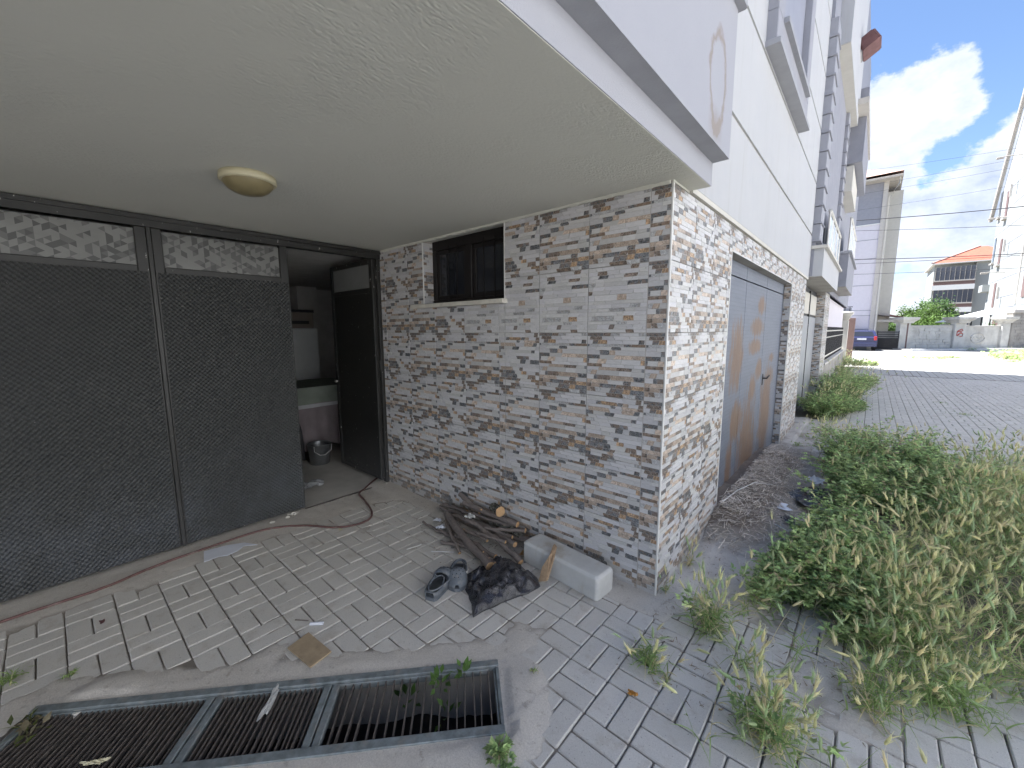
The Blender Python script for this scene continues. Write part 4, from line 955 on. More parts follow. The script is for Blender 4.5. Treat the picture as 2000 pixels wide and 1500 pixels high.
# ---- in the dark room
def build_room():
    f = thing('fridge', 'white fridge standing at the back of the dark room', 'fridge', (-6.15, .34, .004))
    MB().box((-.3, -.3, 0), (.28, .3, 1.18), 0, .01).build('body', 'fridge_white', f); part_box('door', (.2805, -.298, .03), (.31, .298, 1.64), 'fridge_white', f, .01)
    MB().box((-.3, -.3, 1.1805), (.28, .3, 1.65), 0, .01).build('body_top', 'fridge_white', f); part_box('handle', (.31, -.27, .9), (.335, -.25, 1.3), 'rail_metal', f, .004)
    b = thing('storage_box', 'printed cardboard box on top of the fridge', 'box', (-6.12, .33, 1.656))
    part_box('carton', (-.2, -.28, 0), (.24, .27, .24), 'box_print', b, .006); part_box('label_print', (.2405, -.27, .12), (.242, -.12, .23), 'box_red', b); part_box('label_print', (.2405, -.06, .06), (.242, .2, .11), 'box_dark', b)
    part_box('lid', (-.21, -.29, .24), (.25, .28, .28), 'box_dark', b, .004)
    t = thing('covered_table', 'table draped in a green and mauve cloth with pale trim', 'table', (-4.75, .0, .004))
    part_box('tabletop', (-.45, -.36, .86), (.42, .50, .90), 'plank_wood', t, .004)
    for x in (-.4, .34):
        for y in (-.31, .42): part_box('leg', (x, y, 0), (x+.05, y+.05, .858), 'box_dark', t)
    def drape(name, mat, hw0, hw1, zt, zb, amp, fold, top=True):
        vs = []; n = 120; rows = 8; per = []
        x0, x1, y0, y1 = -.46-hw0, .43+hw0, -.37-hw0, .51+hw0
        for i in range(n):
            q = i/n*4; s, u = int(q), q-int(q); per.append([(x0+(x1-x0)*u, y0), (x1, y0+(y1-y0)*u), (x1-(x1-x0)*u, y1), (x0, y1-(y1-y0)*u)][s])
        cx, cy = -.015, .07
        for r in range(rows+1):
            k = r/rows
            for i, p in enumerate(per):
                a = i/n*2*PI; w = 1+k*(hw1+amp*math.sin(a*fold)+amp*.6*math.sin(a*fold*2.3+1)); vs.append((cx+(p[0]-cx)*w, cy+(p[1]-cy)*w, zt-(zt-zb)*k*(1+.05*math.sin(a*5))))
        fs = [(r*n+i, r*n+(i+1) % n, (r+1)*n+(i+1) % n, (r+1)*n+i) for r in range(rows) for i in range(n)]
        m_ = MB(); m_.add(vs, fs, smooth=True)
        if top: m_.add([(p[0], p[1], zt) for p in per], [tuple(range(n))])
        return m_.build(name, mat, t)
    drape('under_cloth', 'cloth_lilac', .0, -.10, .903, .13, .055, 11); drape('top_cloth', 'cloth_green', .006, -.0, .91, .70, .012, 7); drape('cloth_trim', 'cloth_trim', .010, .0, .70, .655, .012, 7, False)
    bk = thing('metal_bucket', 'grey metal bucket with a wire handle on the room floor', 'bucket', (-4.10, -.19, .004))
    MB().lathe([(0, 0), (.105, 0), (.108, .004), (.135, .24), (.141, .245), (.135, .250), (.131, .243), (.103, .008), (0, .008)], 30).build('pail', 'bucket_metal', bk)
    MB().tube([(.09, -.10, .235), (.135, -.115, .19), (.15, -.06, .14), (.155, .0, .135), (.145, .08, .18), (.11, .105, .235)], .0045, 6).build('handle', 'button_white', bk)
    crumple('clear_bag', 'clear_plastic', (-3.42, -.62, .006), .14, .16, .06, 'crumpled clear plastic bag on the room floor', 'bag', 41)
    MB().tube([(-6.0, -.6, .01), (-5.2, -.35, .01), (-4.9, -.3, .012)], .006, 5).build('white_cable', 'button_white', **tags('thin white cable on the floor in front of the fridge', 'cable'))
build_room()

# ================================================================ VEGETATION
def inst(parts):
    """parts: list of (V, F, col) -> joined arrays"""
    off = 0; VV = []; FF = []; CC = []
    for V, Fc, C in parts: VV.append(V); FF.append(Fc+off); CC.append(C); off += len(V)
    return np.concatenate(VV), np.concatenate(FF), np.concatenate(CC)
def ribbons(P, Dr, Ln, Wd, bend, n, side=None):
    """many blades: base P(m,3), direction Dr(m,3), length, width, droop, n segments -> quads"""
    m_ = len(P); t = np.linspace(0, 1, n+1)[None, :, None]
    up = np.array([0, 0, 1.0]); D = Dr/np.linalg.norm(Dr, axis=1, keepdims=True)
    hz = D.copy(); hz[:, 2] = 0; hz += 1e-4; hz /= np.linalg.norm(hz, axis=1, keepdims=True)
    C = P[:, None]+D[:, None]*Ln[:, None, None]*t+(hz[:, None]*.6-up[None, None]*.8)*(bend*Ln)[:, None, None]*t**2.2
    S = np.cross(D, up)+rng.normal(0, .35, D.shape) if side is None else side; S /= np.linalg.norm(S, axis=1, keepdims=True)
    w = Wd[:, None, None]*(1-t**2.0*.92)*.5
    A = C-S[:, None]*w; B_ = C+S[:, None]*w
    V = np.stack([A, B_], 2).reshape(-1, 3)
    base = (np.arange(m_)*(n+1)*2)[:, None]; k = np.arange(n)[None]*2
    Fq = np.stack([base+k, base+k+1, base+k+3, base+k+2], -1).reshape(-1, 4)
    return V, Fq, C[:, -1], C
def leaves(P, N_, size, col):
    """leaf = two quads folded on the midrib, at P with axis N_"""
    m_ = len(P); A = N_/np.linalg.norm(N_, axis=1, keepdims=True); up = np.tile([0, 0, 1.0], (m_, 1))+rng.normal(0, .5, (m_, 3))
    S = np.cross(A, up); S /= np.linalg.norm(S, axis=1, keepdims=True)+1e-9; T = np.cross(S, A)
    s = size[:, None]
    p0 = P; p1 = P+A*s*.45+S*s*.26+T*s*.06; p2 = P+A*s-T*s*.10; p3 = P+A*s*.45-S*s*.26+T*s*.06; pm = P+A*s*.5-T*s*.03
    V = np.stack([p0, p1, p2, p3, pm], 1).reshape(-1, 3); b = (np.arange(m_)*5)[:, None]
    Fq = np.concatenate([b+np.array([[0, 1, 2, 4]]), b+np.array([[0, 4, 2, 3]])], 1).reshape(-1, 4)
    return V, Fq, np.repeat(col, 2, 0)
def weed_mass(xy, hts, spread=.10, leafsize=.030, per=26, tone=0):
    """leafy stems (mallow / vetch like): xy (m,2), heights"""
    m_ = len(xy); P = np.concatenate([xy, np.zeros((m_, 1))], 1); P[:, 2] = ground_h(P[:, 0], P[:, 1])[0]
    D = np.stack([rng.normal(0, .38, m_), rng.normal(0, .38, m_), np.ones(m_)], 1)
    V, Fq, tip, C = ribbons(P, D, hts, np.full(m_, .0045), rng.uniform(.0, .35, m_), 5)
    g = rng.uniform(.7, 1.2, (m_, 1)); stem = np.repeat(np.array([[.085, .13, .045]])*g, 5, 0)
    out = [(V, Fq, stem)]
    # leaf clusters along the stems
    tt = rng.uniform(.22, 1.0, (m_, per))**.8; idx = np.clip((tt*5).astype(int), 0, 4); fr = tt*5-idx
    Pc = C[np.arange(m_)[:, None], idx]*(1-fr[..., None])+C[np.arange(m_)[:, None], idx+1]*fr[..., None]
    ang = rng.uniform(0, 2*PI, (m_, per)); el = rng.uniform(-.1, .8, (m_, per)); dr = np.stack([np.cos(ang)*np.cos(el), np.sin(ang)*np.cos(el), np.sin(el)], -1)
    base = Pc+dr*rng.uniform(.0, .035, (m_, per, 1))
    hue = rng.random((m_, 1, 1)); k = rng.uniform(.7, 1.4, (m_, per, 1))
    cl = (np.array([.21, .31, .13])*(1-hue)+np.array([.40, .48, .21])*hue)*k
    young = (tt[..., None] > .85)*rng.random((m_, per, 1)); cl = cl*(1+young*.8)
    dry = rng.random((m_, per, 1)) < .06; cl = np.where(dry, np.array([.44, .37, .22])*k, cl)
    for off_, sc in ((0, 1.0), (.75, .85), (-.75, .85)):
        a2 = ang+off_; d2 = np.stack([np.cos(a2)*np.cos(el), np.sin(a2)*np.cos(el), np.sin(el)*.8], -1)
        out.append(leaves(base.reshape(-1, 3), d2.reshape(-1, 3), (leafsize*sc*rng.uniform(.6, 1.3, m_*per)), cl.reshape(-1, 3)))
    return inst(out)
def ear_template(n=6):
    prof = [(.0, .25), (.18, .95), (.5, 1.0), (.8, .7), (1.0, .12)]; V = []; 
    for (t, r) in prof:
        for j in range(n): a = 2*PI*j/n; V.append((math.cos(a)*r, math.sin(a)*r, t))
    Fq = [(i*n+j, i*n+(j+1) % n, (i+1)*n+(j+1) % n, (i+1)*n+j) for i in range(len(prof)-1) for j in range(n)]
    return np.array(V), np.array(Fq)
EV, EF = ear_template()
def barley_mass(xy, hts, earp=.9, dry=.4, blades=3, fuzz=12, lean=(.10, .05)):
    m_ = len(xy); P = np.concatenate([xy, np.zeros((m_, 1))], 1); P[:, 2] = ground_h(P[:, 0], P[:, 1])[0]
    D = np.stack([rng.normal(lean[0], .28, m_), rng.normal(lean[1], .28, m_), np.ones(m_)], 1)
    dr = (rng.random(m_) < dry)[:, None]; k = rng.uniform(.75, 1.3, (m_, 1))
    V, Fq, tip, C = ribbons(P, D, hts, rng.uniform(.0022, .0036, m_), rng.uniform(.0, .26, m_), 6)
    cs = np.where(dr, np.array([.64, .56, .34]), np.array([.32, .41, .16]))*k
    out = [(V, Fq, np.repeat(cs, 6, 0))]
    # blades
    for b in range(blades):
        idx = rng.integers(0, 4, m_); Pb = C[np.arange(m_), idx]; a = rng.uniform(0, 2*PI, m_); el = rng.uniform(.3, 1.2, m_)
        Db = np.stack([np.cos(a)*np.cos(el), np.sin(a)*np.cos(el), np.sin(el)], 1)
        V, Fq, _, _ = ribbons(Pb, Db, hts*rng.uniform(.25, .5, m_), rng.uniform(.004, .008, m_), rng.uniform(.2, 1.0, m_), 4)
        cb = np.where(dr & (rng.random((m_, 1)) < .8), np.array([.62, .55, .33]), np.array([.30, .41, .15]))*rng.uniform(.7, 1.25, (m_, 1)); out.append((V, Fq, np.repeat(cb, 4, 0)))
    # ears
    e = np.where(rng.random(m_) < earp)[0]; n = len(e)
    if n:
        Te = tip[e]; Ax = C[e, -1]-C[e, -2]; Ax /= np.linalg.norm(Ax, axis=1, keepdims=True); Ax += rng.normal(0, .22, Ax.shape); Ax[:, 2] += rng.choice([-.35, .25, .6], n); Ax /= np.linalg.norm(Ax, axis=1, keepdims=True)
        S = np.cross(Ax, rng.normal(0, 1, (n, 3))); S /= np.linalg.norm(S, axis=1, keepdims=True); T = np.cross(Ax, S)
        L_ = rng.uniform(.040, .070, n); Rr = rng.uniform(.0042, .0068, n)
        V = Te[:, None]+Ax[:, None]*(EV[None, :, 2:3]*L_[:, None, None])+S[:, None]*(EV[None, :, 0:1]*Rr[:, None, None])+T[:, None]*(EV[None, :, 1:2]*Rr[:, None, None])
        Fq = EF[None]+(np.arange(n)*len(EV))[:, None, None]
        g_ = rng.random((n, 1)); ce = (np.array([.66, .68, .36])*g_+np.array([.80, .71, .45])*(1-g_))*rng.uniform(.8, 1.2, (n, 1)); green = rng.random((n, 1)) < .3; ce = np.where(green, np.array([.48, .58, .32])*rng.uniform(.8, 1.2, (n, 1)), ce)
        out.append((V.reshape(-1, 3), Fq.reshape(-1, 4), np.repeat(ce, len(EF), 0)))
        # awns
        q = fuzz; ii = np.repeat(np.arange(n), q); tt = rng.uniform(.05, 1.0, n*q); a = rng.uniform(0, 2*PI, n*q)
        rad = S[ii]*np.cos(a)[:, None]+T[ii]*np.sin(a)[:, None]; b0 = Te[ii]+Ax[ii]*(tt*L_[ii])[:, None]+rad*(Rr[ii]*.7)[:, None]
        d = Ax[ii]*1.0+rad*rng.uniform(.25, .6, (n*q, 1)); d /= np.linalg.norm(d, axis=1, keepdims=True); tipa = b0+d*rng.uniform(.018, .034, (n*q, 1))
        sd = np.cross(d, rad); sd /= np.linalg.norm(sd, axis=1, keepdims=True)+1e-9; w = .0012
        V = np.stack([b0-sd*w, b0+sd*w, tipa+sd*w*.25, tipa-sd*w*.25], 1).reshape(-1, 3); Fq = (np.arange(n*q)*4)[:, None]+np.array([[0, 1, 2, 3]])
        out.append((V, Fq, ce[ii]*1.15))
    return inst(out)
def pts_in(poly, n, jitter=0):
    p = np.array(poly); mn_, mx_ = p.min(0), p.max(0); out = []
    while len(out) < n:
        q = rng.uniform(mn_, mx_, (n*3, 2)); ins = np.zeros(len(q), bool); j = len(p)-1
        for i in range(len(p)):
            c = ((p[i, 1] > q[:, 1]) != (p[j, 1] > q[:, 1])) & (q[:, 0] < (p[j, 0]-p[i, 0])*(q[:, 1]-p[i, 1])/(p[j, 1]-p[i, 1]+1e-12)+p[i, 0]); ins ^= c; j = i
        q = q[ins]; d = vnoise(q[:, 0], q[:, 1], 3.1, 3, 9); q = q[rng.random(len(q)) < np.clip((d-.28)*2.4, .05, 1)]; out.extend(q.tolist())
    return np.array(out[:n])
def emit(name, arr, mat, **t):
    V, Fq, C = arr; return npmesh(name, V, Fq, mat, col=np.clip(C, 0, 1), **t)
def build_veg():
    # big leafy weeds in front of the garage door
    pa = [(.46, .62), (.62, .42), (.88, .72), (1.0, 1.1), (.95, 1.6), (.74, 1.7), (.56, 1.2), (.44, .9)]
    xy = pts_in(pa, 520); emit('leafy_weeds', weed_mass(xy, rng.uniform(.12, .40, len(xy))*np.clip(.45+(xy[:, 0]-.42)*1.6, .45, 1), leafsize=.028), 'leaf', label='dense bushy green weeds nearest the tiled corner', category='weeds', kind='stuff')
    xy = pts_in(pa, 55); emit('wild_barley', barley_mass(xy, rng.uniform(.25, .5, len(xy)), .8, .35, 3, 12), 'grass', label='loose barley stems rising through the nearest green weeds', category='grass', kind='stuff')
    pb = [(.76, 2.1), (.97, 1.8), (1.45, 2.4), (1.62, 3.4), (1.40, 4.5), (.75, 4.6), (.54, 3.9), (.68, 2.9)]
    xy = pts_in(pb, 900); emit('leafy_weeds', weed_mass(xy, .16+.42*rng.random(len(xy))**1.6, leafsize=.032), 'leaf', label='wide patch of tall green weeds beyond the white scraps', category='weeds', kind='stuff')
    # seeding wild barley
    pc = [(1.0, .42), (1.55, .22), (2.7, .9), (3.6, 3.0), (3.4, 4.8), (1.75, 4.3), (1.45, 2.6), (1.05, 1.5)]
    xy = pts_in(pc, 5200); h = rng.uniform(.22, .56, len(xy)); emit('wild_barley', barley_mass(xy, h, .85, .42, 3, 14), 'grass', label='broad swath of wild barley with pale nodding ears at the right', category='grass', kind='stuff')
    xy = pts_in([(.42, .30), (.7, .1), (1.1, .4), (.98, .8), (.6, .7)], 170); emit('leafy_weeds', weed_mass(xy, rng.uniform(.08, .30, len(xy)), leafsize=.034, per=16), 'leaf', label='thin leafy weeds along the front edge of the patch', category='weeds', kind='stuff')
    pc2 = [(.38, .16), (.72, -.16), (1.10, .02), (1.25, .55), (.95, .85), (.62, .62)]
    xy = pts_in(pc2, 400); emit('wild_barley', barley_mass(xy, rng.uniform(.16, .42, len(xy)), .5, .3, 4, 14), 'grass', label='greener barley fringe in front of the leafy weeds', category='grass', kind='stuff')
    xy = pts_in([(.70, 2.4), (1.5, 2.4), (1.55, 5.0), (.7, 4.9)], 520); emit('wild_barley', barley_mass(xy, rng.uniform(.22, .42, len(xy)), .8, .6, 2, 8), 'grass', label='straw coloured barley tops behind the green weeds', category='grass', kind='stuff')
    pg = [(.55, .55), (1.5, .45), (2.6, 1.2), (3.4, 4.6), (.7, 4.9), (.6, 2.2)]
    xy = pts_in(pg, 2600); m_ = len(xy); P = np.concatenate([xy, ground_h(xy[:, 0], xy[:, 1])[0][:, None]], 1); a = rng.uniform(0, 2*PI, m_); el = rng.uniform(.15, 1.3, m_)
    V, Fq, _, _ = ribbons(P, np.stack([np.cos(a)*np.cos(el), np.sin(a)*np.cos(el), np.sin(el)], 1), rng.uniform(.06, .20, m_), rng.uniform(.003, .007, m_), rng.uniform(.2, .9, m_), 3)
    dry = rng.random((m_, 1)) < .4; cc = np.where(dry, np.array([.5, .44, .31]), np.array([.2, .3, .12]))*rng.uniform(.6, 1.3, (m_, 1)); emit('undergrowth', (V, Fq, np.repeat(cc, 3, 0)), 'grass', label='short grass blades under the weeds', category='grass', kind='stuff')
    # single tufts
    def tuft(x, y, n, h, rad, ear, dry, lab, broad=0, grp='grass tufts on the pavers'):
        r = np.abs(rng.normal(0, rad, n)); a = rng.uniform(0, 2*PI, n); xy = np.stack([x+r*np.cos(a), y+r*np.sin(a)], 1)
        arr = barley_mass(xy, rng.uniform(.5, 1.0, n)*h, ear, dry, 3, 12, (.05, .03))
        if broad: arr = inst([arr, weed_mass(xy[:broad], np.full(broad, h*.6), leafsize=.030, per=12)])
        o = emit('grass_tuft', arr, 'grass', **tags(lab, 'grass tuft', grp, 'stuff' if h < .09 else None)); return o
    tuft(.165, -.50, 70, .17, .045, .25, .1, 'low dark green tuft in the paver joint beside the orange peel')
    tuft(.325, -.055, 80, .34, .05, .6, .25, 'upright tuft with ears at the tiled corner, brown at its base', 4)
    tuft(.665, -.53, 120, .30, .09, .5, .3, 'large tuft at the bottom edge with dry brown base', 5)
    tuft(1.20, .12, 120, .30, .10, .35, .2, 'wide tuft on the pavers in front of the barley swath', 2)
    tuft(.98, -.10, 60, .26, .06, .5, .4, 'thin mixed green and dry tuft between the two larger ones')
    tuft(1.10, -.62, 40, .20, .07, .5, .3, 'tuft cut by the lower right edge of the view')
    tuft(.27, -.545, 22, .05, .02, 0, .9, 'tiny dry yellow tuft just below the low dark one')
    tuft(.52, -.22, 20, .22, .03, .8, .5, 'few leaning barley stems left of the large bottom tuft')
    tuft(.045, .45, 16, .15, .012, .5, .7, 'sparse dry grass at the foot of the street wall')
    tuft(-.0+.03, .07, 9, .11, .01, .4, .2, 'few blades growing right at the tiled corner')
    tuft(-.215, -.905, 8, .035, .012, 0, .3, 'tiny weed on the mortar right of the drain')
    tuft(-.075, -1.30, 16, .05, .025, 0, .2, 'small creeping weed below the drain end', 5)
    tuft(2.10, 10.4, 30, .07, .10, 0, .1, 'flat grass patch in the street paving, farthest one'); tuft(2.25, 8.9, 50, .08, .12, 0, .1, 'largest flat grass patch in the street paving'); tuft(1.75, 6.2, 30, .06, .10, .2, .3, 'grass patch in the paving just beyond the barley')
    tuft(.20, 4.45, 30, .08, .07, 0, .0, 'bright green patch at the wall past the straw'); tuft(.45, 4.9, 60, .16, .13, .3, .2, 'low grass clump beside the grey stone'); tuft(.42, 5.6, 90, .26, .16, .5, .4, 'grass clump in front of the far bushes')
    tuft(-2.02, -2.53, 40, .09, .03, 0, .05, 'green sprig at the left edge of the view'); tuft(-1.86, -2.34, 14, .06, .015, 0, .05, 'small green sprig in the joint left of the drain')
    # joint sprouts
    n = 900; xs = []
    for i in range(n):
        ix = random.randint(3, 24); x = .0655+ix*.2015+random.gauss(0, .006); y = random.uniform(5.2, 15); 
        if random.random() < .35: y = -.918+round((y+.918)/.2045)*.2045; x = random.uniform(.9, 5)
        xs.append((x, y))
    xy = np.array(xs); xy = xy[vnoise(xy[:, 0], xy[:, 1], 1.0, 3, 6) > .5]; m_ = len(xy); P = np.concatenate([xy, np.zeros((m_, 1))], 1); a = rng.uniform(0, 2*PI, m_)
    V, Fq, _, _ = ribbons(P, np.stack([np.cos(a), np.sin(a), rng.uniform(.3, 1.2, m_)], 1), rng.uniform(.02, .06, m_), np.full(m_, .005), np.full(m_, .4), 2)
    emit('joint_grass', (V, Fq, np.repeat(np.array([[.10, .14, .05]])*rng.uniform(.6, 1.2, (m_, 1)), 2, 0)), 'grass', label='sprouts in the joints of the street paving', category='grass', kind='stuff')
    # plants by the far doors
    for (cx, cy, rx, ry, n, h, lab) in ((.33, 7.3, .30, .75, 420, .62, 'dark bushy weeds in front of the second garage door'), (.45, 9.6, .32, 1.1, 420, .95, 'tall pale weeds against the low fence wall'), (.60, 8.2, .25, .5, 160, .34, 'low green weeds spreading from the bush onto the paving')):
        a = rng.uniform(0, 2*PI, n); r = np.sqrt(rng.random(n)); xy = np.stack([cx+rx*r*np.cos(a), cy+ry*r*np.sin(a)], 1)
        arr = inst([weed_mass(xy, rng.uniform(.6, 1.0, n)*h*(1-.35*r), leafsize=.036, per=18), barley_mass(xy[::4], np.full(len(xy[::4]), h), .8, .5, 2, 8)])
        emit('roadside_weeds', arr, 'leaf', **tags(lab, 'weeds'))
    for (cx, cy, n, h, lab) in ((.80, 12.6, 90, .55, 'slender weed clump standing on the shaded paving'), (.30, 12.2, 80, .6, 'weeds at the foot of the fence wall in shade'), (.20, 15.2, 70, .7, 'pale weeds by the fence wall farther on'), (.35, 19.6, 120, .75, 'tall dry sunlit weeds beside the gate pillar'), (.75, 21.6, 150, .35, 'green sunlit weeds at the street corner'), (-.25, 21.5, 80, .8, 'dry weeds behind the gate pillar'), (3.0, 29.0, 110, .16, 'low dry weeds on the sunlit paving'), (4.1, 30.2, 90, .14, 'low weeds on the sunlit paving near the road'), (6.2, 42.2, 40, .3, 'grass clump at the foot of the street wall')):
        rad = .22 if n < 100 else .45; rad = rad*(2.2 if cy > 28 else 1); a = rng.uniform(0, 2*PI, n); r = np.sqrt(rng.random(n))*rad; xy = np.stack([cx+r*np.cos(a), cy+r*np.sin(a)], 1); wd = 1 if cy < 18 else 2
        P = np.concatenate([xy, np.zeros((n, 1))], 1); arr = inst([barley_mass(xy, rng.uniform(.5, 1, n)*h, .8, .5, 3, 6), weed_mass(xy[::2], rng.uniform(.4, .8, len(xy[::2]))*h, leafsize=.05, per=14)])
        emit('roadside_weeds', arr, 'grass', **tags(lab, 'weeds'))
    # sunlit bush of dry grass at the right
    n = 1500; a = rng.uniform(0, 2*PI, n); r = np.sqrt(rng.random(n)); xy = np.stack([8.0+2.6*r*np.cos(a), 29.5+3.2*r*np.sin(a)], 1); xy[:, 0] += (xy[:, 1]-29.5)*.25
    arr = inst([barley_mass(xy, rng.uniform(.6, 1, n)*.85*(1-.4*r**3), .6, .6, 3, 3), weed_mass(xy[::3], rng.uniform(.5, .9, len(xy[::3]))*.8, leafsize=.07, per=16)]); V, Fq, C = arr; emit('dry_bushes', (V, Fq, C*1.25), 'grass', label='sunlit mass of yellow green bushes at the right', category='bushes', kind='stuff')
    # straw heap
    n = 6500; x = np.abs(rng.normal(.0, .33, n)); x = np.clip(x, .0, .8); y = rng.uniform(.85, 4.25, n); keep = (x < .60+.1*np.sin(y*3)) & (rng.random(n) < np.clip(1.25-np.abs(y-2.3)/2.3, .2, 1)); x, y = x[keep], y[keep]; n = len(x)
    z = ground_h(x, y)[0]+rng.uniform(.002, .05, n)*(1-x/.9); a = rng.normal(1.2, .9, n)
    D = np.stack([np.cos(a), np.sin(a), rng.normal(.05, .16, n)], 1); L_ = rng.uniform(.03, .15, n); P = np.stack([x, y, z], 1)-D*L_[:, None]*.5; P[:, 0] = np.maximum(P[:, 0], .012)
    E_ = P+D*L_[:, None]; bad = E_[:, 0] < .01; D[bad, 0] = np.abs(D[bad, 0])
    V, Fq, _, _ = ribbons(P, D, L_, rng.uniform(.0022, .0062, n), rng.uniform(-.2, .35, n), 3)
    k = rng.uniform(.55, 1.35, (n, 1)); h_ = rng.random((n, 1)); cc = (np.array([.66, .60, .52])*h_+np.array([.42, .36, .29])*(1-h_))*k; emit('straw_heap', (V, Fq, np.repeat(cc, 3, 0)), 'straw', label='heap of dry grey straw and twigs against the garage door', category='straw', kind='stuff')
    for i, (pt, lab) in enumerate((([(.03, 1.25, .19), (.07, 1.6, .20), (.14, 1.95, .19), (.26, 2.15, .14)], 'long pale bent twig on the straw by the garage door'), ([(.10, 1.2, .10), (.25, 1.4, .085), (.40, 1.42, .06), (.52, 1.36, .05)], 'long pale twig lying across the lower straw'))):
        MB().tube(pt, [.005, .0045, .004, .002], 6).build('dry_twig', 'trim_plastic', **tags(lab, 'twig'))
    n = 3000; x = rng.uniform(.03, 1.6, n); y = rng.uniform(-.6, 1.2, n); k_ = rng.random(n) < np.maximum(.35*np.exp(-((x-.35)**2)/.2), np.exp(-((x-.85-.5*y)**2)/.05-((y-.15)**2)/.08)); x, y = x[k_], y[k_]; n = len(x); a = rng.uniform(0, 2*PI, n); z = np.maximum(ground_h(x, y)[0], 0)+.003
    V, Fq, _, _ = ribbons(np.stack([x, y, z], 1), np.stack([np.cos(a), np.sin(a), np.zeros(n)], 1), rng.uniform(.01, .05, n), rng.uniform(.002, .006, n), np.zeros(n), 1, np.tile([0, 0, .0], (n, 1))+np.stack([-np.sin(a), np.cos(a), np.zeros(n)], 1))
    cc = np.array([.2, .15, .10])*rng.uniform(.3, 1.7, (n, 1)); emit('ground_litter', (V, Fq, cc), 'straw', label='dry crumbs and chaff round the corner', category='litter', kind='stuff')
    # weeds in the drain
    def broad(cx, cy, cz, n, s, lab, h):
        a = rng.uniform(0, 2*PI, n); el = rng.uniform(.2, 1.1, n); D = np.stack([np.cos(a)*np.cos(el), np.sin(a)*np.cos(el), np.sin(el)], 1); P = np.tile([cx, cy, cz], (n, 1))+D*rng.uniform(.01, .05, (n, 1))+np.stack([np.zeros(n), np.zeros(n), rng.uniform(0, h, n)], 1)
        cc = np.array([.085, .155, .035])*rng.uniform(.7, 1.4, (n, 1)); arr = inst([leaves(P, D, s*rng.uniform(.7, 1.2, n), cc)]); V, Fq, C = arr
        st = ribbons(np.array([[cx, cy, -.25]]), np.array([[0, 0, 1.]]), np.array([.25+cz+h]), np.array([.005]), np.array([0.]), 3); arr = inst([arr, (st[0], st[1], np.tile([[.08, .13, .04]], (3, 1)))])
        emit('drain_weed', arr, 'leaf', **tags(lab, 'weed', 'weeds growing in the drain'))
    broad(-.50, -1.235, -.02, 16, .045, 'tall broadleaf weed growing up through the right grate', .05); broad(-.44, -1.14, .0, 12, .04, 'weed sprig at the upper edge of the right grate', .03); broad(-.395, -1.28, -.07, 9, .04, 'weed leaves low under the right grate bars', .02); broad(-.60, -1.34, -.10, 8, .05, 'dim weed leaves deep in the drain', .02)
    a = 26; rr = rng.uniform(0, 2*PI, a); el = rng.uniform(0, 1.2, a); D = np.stack([np.cos(rr)*np.cos(el), np.sin(rr)*np.cos(el), np.sin(el)], 1); P = np.tile([-1.60, -2.47, .012], (a, 1))+rng.normal(0, .035, (a, 3))*[1, 1, .3]; cc = np.array([.11, .13, .04])*rng.uniform(.6, 1.3, (a, 1)); dd = rng.random((a, 1)) < .4; cc = np.where(dd, np.array([.22, .19, .12]), cc)
    st_ = ribbons(np.tile([[-1.60, -2.47, .002]], (8, 1)), np.concatenate([rng.normal(0, 1, (8, 2)), np.full((8, 1), .4)], 1), np.full(8, .09), np.full(8, .005), np.full(8, .3), 3)
    emit('wilted_weed', inst([leaves(P, D, rng.uniform(.03, .06, a), cc), (st_[0], st_[1], np.tile([[.2, .22, .1]], (24, 1)))]), 'leaf', **tags('wilted leafy weed over the left end of the drain', 'weed'))
build_veg()
